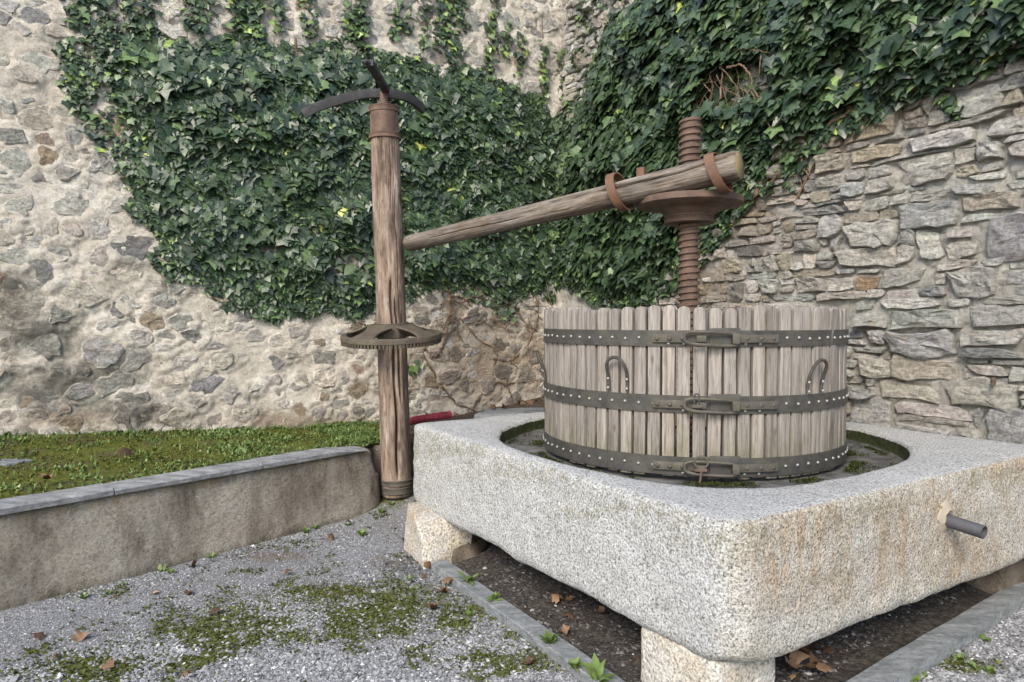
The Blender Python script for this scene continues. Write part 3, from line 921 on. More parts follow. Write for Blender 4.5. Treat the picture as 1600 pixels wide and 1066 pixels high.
# ================================================================== LOW WALL + BED
L_PL = np.linalg.norm(PL_B - PL_A)
PTOP = .505
PW = .26
def lowwall():
    root = empty("low_retaining_wall", PL_A)
    nl, nh = 230, 26
    prof = []
    for k in range(nh):                                   # front face, slightly battered
        t = k / (nh - 1)
        prof.append((-.03 * t, -.08 + (PTOP + .05) * t))
    prof += [(-.055, PTOP - .012), (-.10, PTOP - .004), (-PW, PTOP - .004), (-PW, -.08)]
    prof = np.array(prof); m = len(prof)
    ts = np.linspace(0, 1, nl)
    V = np.zeros((m, nl, 3))
    dirt = np.zeros((m, nl)); och = np.zeros((m, nl))
    for j, (o, z) in enumerate(prof):
        s = ts * L_PL
        # the far end is rounded off and leans
        endr = .10
        ex = np.clip((s - (L_PL - endr)) / endr, 0, 1)
        oo = o - (endr * .7) * (1 - np.sqrt(1 - ex ** 2 * .98)) * (1 if o > -.2 else 0)
        sp = s - .16 * smooth(.25, .55, z) * ex
        zz = z - .05 * ex ** 2 * (1 if z > .3 else 0)
        n3 = np.stack([s * 2.2, np.full(nl, z * 2.2), np.full(nl, o * 3)], 1)
        if j < nh + 2: oo = oo + .014 * fbm(n3, 3, 41) + .006 * fbm(n3 * 9, 3, 42)
        V[j] = PLD * sp[:, None] + PLN * oo[:, None] + np.array([0, 0, 1.0]) * zz[:, None]
        dirt[j] = np.clip(.62 * smooth(.11, .0, np.full(nl, z)) * (1 if z > -.1 else 0) + .42 * smooth(.30, .46, np.full(nl, z)) * (.3 + .7 * smooth(.62, .95, ts)), 0, 1)
        och[j] = .62 * smooth(.36, .47, z)
        wx, wy = proj(V[j] + PL_A)
        dirt[j] = np.maximum(dirt[j], .58 * px_mask(wx, wy, [((200, 830), (50, 70)), ((75, 830), (40, 40)), ((290, 785), (45, 60)), ((490, 760), (70, 60)), ((565, 735), (50, 70)), ((100, 930), (160, 22)), ((400, 720), (60, 30)), ((330, 745), (60, 20))]))
    F = grid_faces(nl, m)
    endc = np.arange(m) * nl + nl - 1
    ec = np.arange(m) * nl
    V2 = np.vstack([V.reshape(-1, 3), V[:, -1].mean(0)[None], V[:, 0].mean(0)[None]])
    i = np.arange(m - 1)
    Tn = np.vstack([np.stack([endc[i], endc[i + 1], np.full(m - 1, m * nl)], 1), np.stack([ec[i + 1], ec[i], np.full(m - 1, m * nl + 1)], 1)])
    np_obj("wall_body", V2, [F, Tn], LOWWALL, root, attrs={"dirt": np.append(dirt.ravel(), [0, 0]), "ochre": np.append(och.ravel(), [0, 0])})
    # slate coping slabs
    cuts = [0, .9, 1.75, 2.62, 3.62, 4.55, L_PL - .16]
    for k in range(len(cuts) - 1):
        a, b = cuts[k] + .004, cuts[k + 1] - .004
        n = 14
        vs = []
        for q in np.linspace(a, b, n):
            f = .008 * float(fbm(np.array([q * 6, k, 0.]), 3, 8)) - .004
            h = .006 * float(fbm(np.array([q * 3, k, 5.]), 2, 9)) + (.004 if k % 2 else 0)
            if k == len(cuts) - 2: h -= .03 * smooth(b - .35, b, q)
            for (o, z) in ((f, PTOP - .006), (f + .004, PTOP + .018 + h), (f - .012, PTOP + .030 + h), (-.17 + f, PTOP + .034 + h), (-.185, PTOP - .006)):
                vs.append(PLD * q + PLN * o + ZUP * z)
        fs = []
        for i_ in range(n - 1):
            for c in range(5):
                fs.append((i_*5+c, i_*5+(c+1) % 5, (i_+1)*5+(c+1) % 5, (i_+1)*5+c))
        fs.append((4,3,2,1,0)); fs.append(tuple((n-1)*5+c for c in range(5)))
        G().add(vs, fs).build("coping_slab", SLATE, root)
    tag(root, "low brownish retaining wall with slate coping edging the weedy bed", "retaining wall")
lowwall()

# bed surface, ruled between low wall / retaining stone / trough and the rubble wall
front = [(*(PL_A - PLN * .12)[:2], PTOP + .012), (*(PL_A + PLD * 2.8 - PLN * .12)[:2], PTOP + .012), (*(PL_B - PLD * .12 - PLN * .14)[:2], PTOP - .01),
         (-1.16, 5.84, .47), (-.45, 5.84, .47), (.1, 5.35, .53), (1.0, 5.85, .57), (1.62, 6.22, .60)]
def w1z(px, py):
    p = on_plane(px, py, CORNER, W1N)
    return (*p[:2], p[2])
backp = [w1z(-420, 690), w1z(-40, 680), w1z(470, 668), w1z(585, 662), w1z(660, 655), w1z(760, 640), w1z(835, 622), (*(CORNER[:2] + np.array([.03, -.05])), .70)]
front = np.array(front); backp = np.array(backp)
backp[:, :2] -= W1N[:2] * .06
tt = np.linspace(0, 1, 260); kk = np.linspace(0, 1, len(front))
Ff = np.stack([np.interp(tt, kk, front[:, i]) for i in range(3)], 1)
Bb = np.stack([np.interp(tt, kk, backp[:, i]) for i in range(3)], 1)
nr = 60
vv = np.linspace(0, 1, nr)
BED = Ff[None] * (1 - vv[:, None, None]) + Bb[None] * vv[:, None, None]
BED[..., 2] += .025 * fbm(BED * 3.0, 4, 51) * np.sin(np.pi * vv)[:, None] + .012 * fbm(BED * 14.0, 3, 52)
split = int(260 * 3.2 / 7)
Vb = BED.reshape(-1, 3)
fb = grid_faces(260, nr)
colu = fb[:, 0] % 260
bedL = np_obj("planting_bed", Vb, fb[colu < split], BEDSOIL)
tag(bedL, "mossy soil of the weedy bed behind the low wall", "soil", kind="structure")
bedR = np_obj("corner_soil", Vb, fb[colu >= split], BACKSOIL)
tag(bedR, "bare brown soil in the corner behind the trough", "soil", kind="structure")

# ================================================================== leaves (shared by ivy, weeds, dry leaves)
_half = [(0.0, 0.03), (.20, -.10), (.44, .02), (.40, .17), (.55, .36), (.29, .52)]
LV = [(0, .40, 0)] + [(x, y, 0) for x, y in _half] + [(0, 1.0, 0)] + [(-x, y, 0) for x, y in _half[:0:-1]]
LV = np.array(LV)                                        # 0 mid, 1 base,2..6 right, 7 tip, 8..12 left
LF = np.array([(0, i, i + 1) for i in range(1, 12)] + [(0, 12, 1)])
LVEIN = np.array([1, 1, .2, .55, .15, .9, .1, 1, .1, .9, .15, .55, .2])
OVV = np.array([(0, .45, 0), (0, 0, 0), (.16, .12, 0), (.25, .38, 0), (.20, .70, 0), (0, 1, 0), (-.20, .70, 0), (-.25, .38, 0), (-.16, .12, 0)])
OVF = np.array([(0, i, i + 1) for i in range(1, 8)] + [(0, 8, 1)])
def unit(a): return a / (np.linalg.norm(a, axis=-1, keepdims=True) + 1e-9)
def leaf_arrays(P, Nn, Tt, size, rng, base=LV, curl=.30, wid=None):
    n = len(P)
    Nn = unit(Nn); Tt = unit(Tt - Nn * (Tt * Nn).sum(-1, keepdims=True))
    Bn = np.cross(Nn, Tt)
    L = np.tile(base, (n, 1, 1))
    L = L + np.concatenate([rng.normal(0, .035, (n, len(base), 2)), np.zeros((n, len(base), 1))], 2)
    if wid is not None: L[:, :, 0] *= wid[:, None]
    c1 = (rng.random(n) * (curl * 1.6 + .1) - .1)[:, None]; c2 = (rng.random(n) * (curl * 1.8 + .15) - .15)[:, None]
    L[:, :, 2] = -np.abs(L[:, :, 0]) * c1 - (L[:, :, 1] - .4) ** 2 * c2 + rng.normal(0, .025, (n, len(base)))
    L[:, :, 1] -= .42
    L *= size[:, None, None]
    return P[:, None, :] + L[..., 0:1] * Bn[:, None] + L[..., 1:2] * Tt[:, None] + L[..., 2:3] * Nn[:, None]
def leaf_faces(n, nb, F0): return (F0[None] + (np.arange(n) * nb)[:, None, None]).reshape(-1, 3)

def ivy(name, label, D, N, root_loc, cand, thickness, seed, stems, hole=None):
    """cand: list of (s, z, density_depth, young, size)"""
    rng = np.random.default_rng(seed)
    root = empty(name, root_loc)
    s, z, dep, young, size = [np.asarray(c) for c in cand]
    P = wpt(D, N, s, z, dep)
    n = len(P)
    Nn = N * rng.uniform(.75, 1.15, (n, 1)) + ZUP * rng.normal(.46, .24, (n, 1)) + D * rng.normal(0, .27, (n, 1)) + rng.normal(0, .08, (n, 3))
    Tt = -ZUP * 1.0 + D * rng.normal(0, .50, (n, 1)) + N * rng.normal(.18, .25, (n, 1))
    V = leaf_arrays(P, Nn, Tt, size, rng, curl=.2)
    tint = np.clip(rng.normal(.34, .20, n) + .12 * fbm(P * 3, 2, 7), .02, .76)
    yy = rng.random(n) < young
    tint[yy] = np.clip(rng.normal(.77, .07, yy.sum()), .6, .93)
    sel = rng.random(n) < .002
    tint[sel] = .97
    nb = LV.shape[0]
    rx = np.array(root_loc)
    px, py = proj(P)
    onframe = (px > 8) & (px < 1592) & (py > 6) & (py < 1050)
    apx = size * FPX / np.maximum(P[:, 1], 1) * np.clip(dep / thickness, .2, 1.2) * onframe
    order = np.argsort(-apx)
    # 300 leaves that show largest, spread over the plant
    top = order[:300]
    for i in top:
        np_obj("leaf", V[i] - rx, LF, IVY, root, True, {"tint": np.full(nb, tint[i]), "vein": LVEIN})
    rest = order[300:]
    VV = (V[rest] - rx).reshape(-1, 3)
    o = np_obj("foliage", VV, leaf_faces(len(rest), nb, LF), IVY, root, True,
               {"tint": np.repeat(tint[rest], nb), "vein": np.tile(LVEIN, len(rest))})
    tag(o, kind="stuff")
    for pts, r in stems:
        pts = np.array(pts)
        k = len(pts)
        t = np.linspace(0, 1, max(8, k * 7))
        q = np.stack([np.interp(t, np.linspace(0, 1, k), pts[:, i]) for i in range(3)], 1)
        for _ in range(3): q[1:-1] = (q[:-2] + q[1:-1] * 2 + q[2:]) / 4
        q += rng.normal(0, r * .45, q.shape)
        rr = r * np.linspace(1, .55, len(q)) * (1 + .15 * rng.normal(0, 1, len(q)))
        G().tube(q - rx, list(np.abs(rr) + .001), 6).build("stem", TWIG, root)
    tag(root, label, "ivy")
    return root

def ivy_candidates(D, N, poly, strands, n, thickness, seed, srange, zrange, size0, hole=None, sparse=()):
    rng = np.random.default_rng(seed)
    s = rng.uniform(*srange, n); z = rng.uniform(*zrange, n)
    p0 = wpt(D, N, s, z, thickness * .5)
    px, py = proj(p0)
    jx = 10 * vnoise(np.stack([s * 7, z * 7, 0 * s], 1), seed); jy = 10 * vnoise(np.stack([s * 7, z * 7, 0 * s + 9], 1), seed)
    ins = inpoly(px + jx, py + jy, poly)
    ed = polydist(px, py, poly)
    lump = .5 + .5 * fbm(np.stack([s * 2.6, z * 2.6 + s * .2, 0 * s], 1), 3, seed + 2) + .30 * fbm(np.stack([s * 7.5, z * 7.5, 0 * s], 1), 2, seed + 4)
    dep = (.03 + thickness * np.clip(lump, .05, 1.3)) * (.30 + .70 * smooth(0, 70, ed)) * (1 - rng.random(n) ** 1.5 * .6)
    keep = ins.copy()
    # thin places
    thin = fbm(np.stack([s * 3.3, z * 3.3, 0 * s + 3], 1), 3, seed + 7)
    keep &= ~((thin < -.36) & (rng.random(n) < .5))
    for sp, pr in sparse:
        keep &= ~(inpoly(px, py, sp) & (rng.random(n) < pr))
    if hole is not None:
        hd = inpoly(px + jx, py + jy, hole)
        keep &= ~(hd & (rng.random(n) < .78))
        dep = np.where(hd, dep * .22, dep)
    young = np.where(ed < 22, .08, .008)
    size = size0 * (.5 + .8 * rng.random(n) ** 1.3) * (.72 + .28 * smooth(0, 60, ed))
    out = [a[keep] for a in (s, z, dep, young, size)]
    for line, width, cnt, yg, szf in strands:
        line = np.array(line, float)
        t = rng.random(cnt)
        lx = np.interp(t, np.linspace(0, 1, len(line)), line[:, 0]) + rng.normal(0, width * .5, cnt) + 4 * np.sin(t * 17 + line[0, 0])
        ly = np.interp(t, np.linspace(0, 1, len(line)), line[:, 1]) + rng.normal(0, 5, cnt)
        sz = [px_wall(D, N, a, b) for a, b in zip(lx, ly)]
        ss = np.array([q[0] for q in sz]); zz = np.array([q[1] for q in sz])
        add = (ss, zz, rng.uniform(.015, .075, cnt), np.full(cnt, yg), size0 * szf * rng.uniform(.5, 1.15, cnt))
        out = [np.concatenate([a, b]) for a, b in zip(out, add)]
    return out
def wall_line(D, N, pts, d):
    r = []
    for i, p in enumerate(pts):
        s, z = px_wall(D, N, *p)
        r.append(wpt(D, N, np.array(s), np.array(z), d))
    return r

strands1 = [([(130,80),(140,140),(175,200),(205,240)], 34, 230, .12, .5), ([(150,30),(175,90)], 30, 90, .12, .5), ([(112,-30),(120,20),(150,70),(185,130),(205,200)], 22, 230, .15, .62), ([(105,70),(108,120),(125,175),(160,225),(200,275)], 14, 170, .22, .62),
            ([(140,-20),(175,50)], 20, 90, .1, .6), ([(195,-30),(205,50)], 12, 70, .12, .55), ([(235,-30),(225,60)], 18, 90, .1, .6), ([(290,-30),(300,50)], 16, 80, .12, .6), ([(322,-30),(318,60)], 14, 70, .12, .55),
            ([(372,-30),(368,50)], 14, 90, .35, .65), ([(400,-30),(395,60)], 14, 90, .45, .7), ([(437,-20),(430,55)], 10, 45, .5, .6), ([(470,-30),(478,60)], 9, 60, .35, .6), ([(485,-10),(492,55)], 7, 30, .3, .55),
            ([(556,-30),(562,30),(560,75)], 12, 110, .28, .7), ([(540,15),(545,60)], 9, 35, .5, .6), ([(612,-20),(622,30),(615,60)], 8, 60, .3, .6), ([(635,20),(640,55)], 6, 20, .3, .5),
            ([(655,-10),(662,60),(655,95)], 8, 55, .35, .55), ([(690,-30),(690,40),(700,95)], 22, 200, .32, .65), ([(716,-10),(722,50)], 9, 60, .2, .6), ([(770,-30),(768,50),(760,120)], 9, 120, .38, .62), ([(795,35),(785,90)], 6, 45, .3, .6),
            ([(812,55),(810,125)], 6, 55, .42, .62), ([(846,65),(848,150)], 6, 60, .5, .6), ([(874,80),(880,165)], 6, 55, .55, .6), ([(250,435),(345,440)], 9, 22, .15, .55), ([(560,560),(575,572)], 3, 0, .5, .5), ([(632,575),(648,572)], 7, 12, .6, .7), ([(770,490),(800,492)], 9, 25, .3, .55)]
sp1 = [([(95,50),(170,50),(215,235),(190,300),(120,200)], .3), ([(500,392),(590,385),(600,432),(510,432)], .88), ([(385,378),(450,385),(440,402),(380,398)], .8), ([(640,430),(760,430),(800,520),(640,520)], .45), ([(770,330),(850,300),(870,480),(760,470)], .25)]
c1 = ivy_candidates(W1D, W1N, IVY1, strands1, 44000, .21, 101, (-.1, 5.8), (1.2, 5.0), .112, sparse=sp1)
stems1 = []
for pts, r in [([(835,462),(838,500),(822,540),(795,565),(770,560)], .016), ([(700,455),(702,495),(690,545),(676,560),(662,545)], .016), ([(655,548),(672,575),(690,605),(712,632),(740,640)], .012),
               ([(735,640),(752,612),(775,596),(792,602),(800,628)], .011), ([(780,545),(765,590),(790,600),(850,592)], .009), ([(720,500),(745,530),(780,550),(835,600)], .008), ([(560,505),(585,512)], .010), ([(790,470),(815,500),(842,545),(848,585)], .014), ([(760,455),(800,490),(840,520)], .010), ([(745,470),(742,505),(735,520)], .008),
               ([(770,440),(812,470),(846,500)], .010), ([(720,120),(700,300),(690,460)], .014), ([(460,60),(470,250),(480,480)], .014), ([(640,315),(665,262),(700,246)], .010), ([(840,90),(846,150)], .006), ([(812,60),(810,130)], .006), ([(846,20),(848,150)], .005), ([(192,0),(196,48)], .006), ([(183,0),(184,45)], .005)]:
    stems1.append((wall_line(W1D, W1N, pts, r + .012), r))
rt = np.random.default_rng(77)
for k in range(34):                                       # tangle of fine roots near the corner
    x0, y0 = rt.uniform(690, 855), rt.uniform(445, 505)
    pts = [(x0, y0)]
    a = rt.uniform(.2, 2.6)
    for j in range(4):
        a += rt.normal(0, .5)
        pts.append((min(858, pts[-1][0] + 17 * math.cos(a)), pts[-1][1] + 15 * abs(math.sin(a)) * rt.uniform(.2, 1)))
    stems1.append((wall_line(W1D, W1N, pts, rt.uniform(.015, .06)), rt.uniform(.003, .006)))
ivy("ivy", "dark green ivy sheet on the pale wall behind the wooden post", W1D, W1N, tuple(wpt(W1D, W1N, np.array(.9), np.array(.6))), c1, .24, 201, stems1)

strands2 = [([(905,15),(925,45),(935,60)], 9, 50, .4, .55), ([(930,-10),(945,20)], 9, 40, .35, .6), ([(908,80),(900,110)], 9, 40, .45, .6), ([(960,-30),(975,5)], 12, 50, .3, .6), ([(1465,140),(1480,165),(1500,180)], 9, 34, .1, .8), ([(1385,165),(1410,150)], 8, 18, .08, .7),
            ([(1180,270),(1200,300)], 14, 40, .15, .85), ([(1245,235),(1262,240)], 6, 14, .3, .7), ([(1120,320),(1150,345)], 16, 60, .15, .8), ([(1330,185),(1345,205)], 6, 14, .15, .7), ([(1230,290),(1250,300)], 6, 8, .2, .6), ([(1600,150),(1590,160)], 8, 0, .1, .6)]
sp2 = [([(1180,180),(1330,150),(1300,260),(1160,260)], .45), ([(850,380),(1040,420),(1040,480),(850,480)], .35)]
c2 = ivy_candidates(W2D, W2N, IVY2, strands2, 46000, .38, 102, (-.1, 6.2), (1.2, 4.9), .116, HOLE2, sp2)
stems2 = []
for pts, r, d in [([(1150,345),(1200,285),(1250,225),(1290,190),(1345,160),(1420,130)], .022, .05), ([(1300,200),(1350,165),(1450,140),(1500,110)], .014, .06), ([(1200,300),(1240,250),(1300,215)], .010, .05),
                  ([(1095,170),(1120,130),(1140,110)], .006, .16), ([(1108,178),(1105,140),(1112,105)], .006, .14), ([(1125,175),(1128,140),(1125,100)], .005, .12), ([(1148,160),(1152,120),(1146,95)], .007, .18), ([(1165,115),(1185,108),(1200,125),(1205,150),(1225,170)], .009, .22), ([(1200,150),(1212,175),(1238,220)], .006, .2),
                  ([(1090,190),(1112,172),(1130,185)], .006, .2), ([(1160,190),(1175,165),(1178,150)], .005, .2), ([(1210,180),(1195,200),(1175,215)], .005, .15), ([(1180,175),(1168,205),(1165,230)], .005, .14), ([(1215,95),(1211,130)], .004, .2), ([(1150,90),(1190,85),(1230,92)], .005, .2),
                  ([(1600,75),(1540,100),(1440,140),(1390,150)], .016, .08), ([(1245,320),(1275,260),(1290,230)], .006, .04), ([(900,420),(930,450),(960,470)], .008, .06), ([(1000,440),(1010,470),(1005,485)], .007, .05)]:
    stems2.append((wall_line(W2D, W2N, pts, d), r))
for k in range(40):
    if k < 22: x0, y0 = rt.uniform(1080, 1205), rt.uniform(95, 150)
    else: x0, y0 = rt.uniform(1150, 1300), rt.uniform(190, 260)
    a = rt.uniform(.6, 2.4); pts = [(x0, y0)]
    for j in range(4):
        a += rt.normal(0, .45)
        pts.append((pts[-1][0] + 12 * math.cos(a), pts[-1][1] + 13 * math.sin(a)))
    stems2.append((wall_line(W2D, W2N, pts, rt.uniform(.03, .22 if k < 22 else .06)), rt.uniform(.002, .0045)))
ivy("ivy", "thick dark ivy overhanging the grey schist wall above the press", W2D, W2N, tuple(wpt(W2D, W2N, np.array(.9), np.array(.65))), c2, .40, 202, stems2)

# ================================================================== GRANITE TROUGH
def trough():
    root = empty("granite_trough", tuple(T(T_LU / 2, T_LV / 2, .33)))
    o = np.array(root.location)
    ctr = np.array([1.44, 1.29])                         # basin centre in (u,v)
    ZT, ZB = .795, .235
    nA = 360
    th = np.linspace(0, 2 * np.pi, nA, endpoint=False)
    cu, su = np.cos(th), np.sin(th)
    # outer plan: rounded rectangle as ray distance from basin centre
    def outer(off, rc):
        lo = np.array([off, off]); hi = np.array([T_LU - off, T_LV - off])
        tu = np.where(cu > 0, (hi[0] - ctr[0]) / np.maximum(cu, 1e-6), (lo[0] - ctr[0]) / np.minimum(cu, -1e-6))
        tv = np.where(su > 0, (hi[1] - ctr[1]) / np.maximum(su, 1e-6), (lo[1] - ctr[1]) / np.minimum(su, -1e-6))
        t = np.minimum(tu, tv)
        # round the corners by bisection on a rounded-box distance field
        a = np.zeros(nA); b = t.copy()
        c = (lo + hi) / 2; h = (hi - lo) / 2
        for _ in range(40):
            m = (a + b) / 2
            qu = np.abs(ctr[0] + cu * m - c[0]) - h[0] + rc
            qv = np.abs(ctr[1] + su * m - c[1]) - h[1] + rc
            d = np.hypot(np.maximum(qu, 0), np.maximum(qv, 0)) + np.minimum(np.maximum(qu, qv), 0) - rc
            a = np.where(d < 0, m, a); b = np.where(d < 0, b, m)
        return a
    toward = np.clip(np.cos(th - math.atan2(-1.29, -1.44)), 0, 1) ** 6      # towards the near corner
    Rb = 1.165 + .10 * toward + .012 * np.sin(5 * th + 1)
    dip = .022 * toward
    rings = []                                            # (radius array, z array, kind)
    for k, f in enumerate((.0, .2, .4, .6, .75, .88, .95)):
        rings.append((Rb * f + .001, np.full(nA, .692) - .004 * (1 - f), 'floor'))
    rings.append((Rb * .985, np.full(nA, .698), 'floor'))
    rings.append((Rb * 1.0 - .006, np.full(nA, .722), 'bwall'))
    rings.append((Rb * 1.0, np.full(nA, .745), 'bwall'))
    rings.append((Rb + .004, ZT - .025 - dip, 'bwall'))
    rings.append((Rb + .012, ZT - .008 - dip, 'rim'))
    rings.append((Rb + .026, ZT - .002 - dip, 'rim'))
    Ro = outer(.026, .11)
    for f in (.12, .25, .4, .55, .7, .85, 1.0):
        rings.append(((Rb + .026) * (1 - f) + Ro * f, ZT - dip * (1 - f * .5) + .004 * math.sin(f * 3.1), 'rim'))
    for off, dz in ((.014, .005), (.005, .013), (.001, .028)):
        rings.append((outer(off, .115), np.full(nA, ZT - dz) - dip * .5, 'side'))
    nS = 22
    for k in range(1, nS):
        f = k / nS
        rings.append((outer(-.006 * math.sin(f * 3.1), .12), np.full(nA, ZT - .032 - (ZT - ZB - .07) * f), 'side'))
    for off, z in ((.006, ZB + .025), (.028, ZB + .008), (.07, ZB), (.5, ZB - .004), (1.2, ZB - .004)):
        rings.append((outer(off, .19), np.full(nA, z), 'bot' if off > .05 else 'side'))
    V = []; st = []; lic = []; mos = []; flo = []; tan = []
    for (r, z, kd) in rings:
        u = ctr[0] + cu * r; v = ctr[1] + su * r
        p = TB + UV_U * u[:, None] + UV_V * v[:, None] + ZUP * z[:, None]
        p[:, 2] = z
        q = p * 1.0
        lo = fbm(q * 3.0, 3, 61); hi_ = fbm(q * 17, 3, 62); vh = fbm(q * 45, 2, 63)
        rad = UV_U * cu[:, None] + UV_V * su[:, None]
        if kd == 'side':
            p = p + rad * (.016 * lo + .009 * hi_ + .006 * vh)[:, None]
            p[:, 2] += .006 * lo + (.012 * hi_ + .02 * fbm(q * 6, 2, 65)) * smooth(.45, .34, z)
        elif kd == 'rim':
            p[:, 2] += .008 * lo + .003 * hi_ + .002 * vh
        elif kd == 'bwall':
            p = p + rad * (.015 * lo + .008 * hi_)[:, None]
        elif kd == 'floor':
            p[:, 2] += .008 * lo + .004 * hi_
        elif kd == 'bot':
            p[:, 2] += .02 * lo
        V.append(p)
        px, py = proj(p)
        spout = smooth(.35, .05, u) * (kd == 'side')
        s_ = px_mask(px, py, [((1235, 880), (60, 60)), ((1295, 880), (40, 50)), ((1380, 870), (12, 70)), ((1412, 840), (18, 60)), ((1500, 870), (50, 40)), ((1480, 800), (35, 40)), ((1575, 720), (40, 25)), ((1260, 830), (60, 40))]) * spout
        st.append(np.clip(s_ * 1.15, 0, 1)); tan.append(.8 * spout * smooth(1100, 1200, px))
        l1 = px_mask(px, py, [((1040, 790), (160, 30)), ((1130, 830), (90, 40)), ((1340, 800), (120, 30)), ((700, 700), (90, 25)), ((830, 735), (120, 22)), ((920, 800), (60, 15)), ((1500, 740), (100, 20)), ((650, 720), (20, 50))]) * (kd == 'side')
        lic.append(np.clip(l1 * .9, 0, 1))
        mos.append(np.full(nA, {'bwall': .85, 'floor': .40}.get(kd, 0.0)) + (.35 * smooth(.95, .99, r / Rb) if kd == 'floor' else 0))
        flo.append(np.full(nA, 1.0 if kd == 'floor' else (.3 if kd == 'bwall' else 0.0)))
    n = len(rings)
    V = np.vstack(V)
    F = grid_faces(nA, n, True)
    capc = np.array([V[:nA].mean(0), V[-nA:].mean(0)])
    i = np.arange(nA)
    Tn = np.vstack([np.stack([(i + 1) % nA, i, np.full(nA, n * nA)], 1), np.stack([(n - 1) * nA + i, (n - 1) * nA + (i + 1) % nA, np.full(nA, n * nA + 1)], 1)])
    z2 = lambda L: np.append(np.concatenate(L), [0, 0])
    fl = z2(flo); fl[-2] = 1
    np_obj("trough_body", np.vstack([V, capc]) - o, [F[:, ::-1] if False else F, Tn], GRANITE, root,
           attrs={"stain": z2(st), "lichen": z2(lic), "moss": z2(mos), "floor": fl, "tan": z2(tan)})
    # spout
    p0 = on_plane(1476, 812, TB, UV_U)
    ax = Vector(-UV_U) * 1.0 + Vector((0, 0, -.10)); ax.normalize()
    q = ax.to_track_quat('Z', 'Y').to_matrix().to_4x4()
    Mx = Matrix.Translation(Vector(p0 - o)) @ q
    G().lathe([(.030, -.12), (.030, .165), (.025, .165), (.025, -.11)], 32, cap=False).build("drain_spout", PIPEM, root, M=Mx)
    g = G()
    prof = [(.066, -.02), (.060, .004), (.045, .012), (.032, .020), (.029, .0)]
    g.lathe(prof, 20, cap=False)
    g.v = [(x * (1 + .25 * math.sin(5 * y * 40 + x * 60)), y * 1.25 + .01, z) for x, y, z in g.v]
    g.build("cement_collar", CEMENT, root, M=Mx)
    tag(root, "square granite press trough with round basin and iron drain spout", "trough")
trough()

# ================================================================== SUPPORT STONES
def block(name, label, cat, corners_b, corners_t, zb, zt, mat, rough=.02, seed=0, group=None, n=12, rnd=.03):
    """hewn block from bottom and top plan quads; subdivided and worn"""
    rng = np.random.default_rng(seed)
    cb = np.array(corners_b, float); ct = np.array(corners_t, float)
    bm = bmesh.new()
    vs = [bm.verts.new((*c, zb)) for c in cb] + [bm.verts.new((*c, z_)) for c, z_ in zip(ct, zt if hasattr(zt, '__len__') else [zt] * 4)]
    for f in ((3,2,1,0), (4,5,6,7), (0,1,5,4), (1,2,6,5), (2,3,7,6), (3,0,4,7)):
        bm.faces.new([vs[i] for i in f])
    bmesh.ops.recalc_face_normals(bm, faces=bm.faces)
    bmesh.ops.bevel(bm, geom=list(bm.edges), offset=rnd, segments=2, affect='EDGES', profile=.6)
    bmesh.ops.subdivide_edges(bm, edges=list(bm.edges), cuts=3, use_grid_fill=True)
    bmesh.ops.triangulate(bm, faces=[f for f in bm.faces if len(f.verts) > 4])
    bm.normal_update()
    co = np.array([v.co[:] for v in bm.verts]); no = np.array([v.normal[:] for v in bm.verts])
    dsp = rough * fbm(co * 7 + seed, 4, seed + 5) + rough * .4 * fbm(co * 28 + seed, 3, seed + 6)
    c = np.array([*(cb.mean(0)), zb])
    co = co + no * dsp[:, None] - c
    for v, p in zip(bm.verts, co): v.co = p
    me = bpy.data.meshes.new(name); bm.to_mesh(me); bm.free()
    for p in me.polygons: p.use_smooth = True
    ob = link(name, me, mat)
    ob.location = c
    if label: tag(ob, label, cat, group)
    return ob
def TP(u, v): return T(u, v)[:2]
# near corner pier: two stacked pieces
block("support_stone", "pale granite pier stone under the near corner of the trough", "stone block",
      [TP(.10, .03), TP(.10, .36), TP(.50, .36), TP(.50, .03)], [TP(.09, .03), TP(.10, .37), TP(.50, .36), TP(.50, .02)], -.03, .244, SUPPORT, .02, 3, rnd=.02)
# far left pier
c0 = on_z(664, 893)[:2]; c1_ = on_z(631, 858)[:2]
dl = c1_ - c0
c2_ = c0 + np.array([.24, .22])
block("support_stone", "hewn granite pier stone jutting out under the far left trough corner", "stone block",
      [c0, c2_, c2_ + dl * 1.1, c1_], [c0 + np.array([-.055, .10]), c2_ + np.array([.05, .05]), c2_ + dl * 1.1, c1_ + np.array([.02, .05])], -.03, [.262, .262, .262, .30], SUPPORT, .018, 8, rnd=.014)
block("wedge_stone", "smooth brown wedge stone leaning beside the far left trough pier", "stone",
      [on_z(690, 893)[:2] + np.array([.05, .05]), on_z(745, 878)[:2], on_z(770, 850)[:2], on_z(700, 860)[:2]],
      [on_z(705, 870)[:2], on_z(722, 868)[:2], on_z(735, 850)[:2], on_z(712, 855)[:2]], .0, [.15, .20, .24, .22], BROWNROCK, .02, 12)
block("support_stone", "mossy stone pier beside the post foot under the back trough corner", "stone block",
      [(-.66, 5.02), (-.36, 5.15), (-.50, 5.62), (-.78, 5.45)], [(-.66, 5.02), (-.36, 5.15), (-.50, 5.62), (-.75, 5.45)], 0, .47, BROWNROCK, .03, 15)
block("retaining_stone", "dark rough stone behind the foot of the wooden post", "stone",
      [(-1.22, 5.78), (-.40, 5.78), (-.38, 5.98), (-1.22, 5.98)], [(-1.20, 5.80), (-.42, 5.80), (-.40, 5.98), (-1.22, 5.98)], 0, .47, BROWNROCK, .04, 18)
block("support_stone", "long rubble footing under the wall side of the trough", "stone block",
      [TP(.1, 2.25), TP(.1, 2.62), TP(2.6, 2.62), TP(2.6, 2.25)], [TP(.12, 2.3), TP(.12, 2.62), TP(2.6, 2.62), TP(2.6, 2.3)], -.02, .238, BROWNROCK, .06, 21)
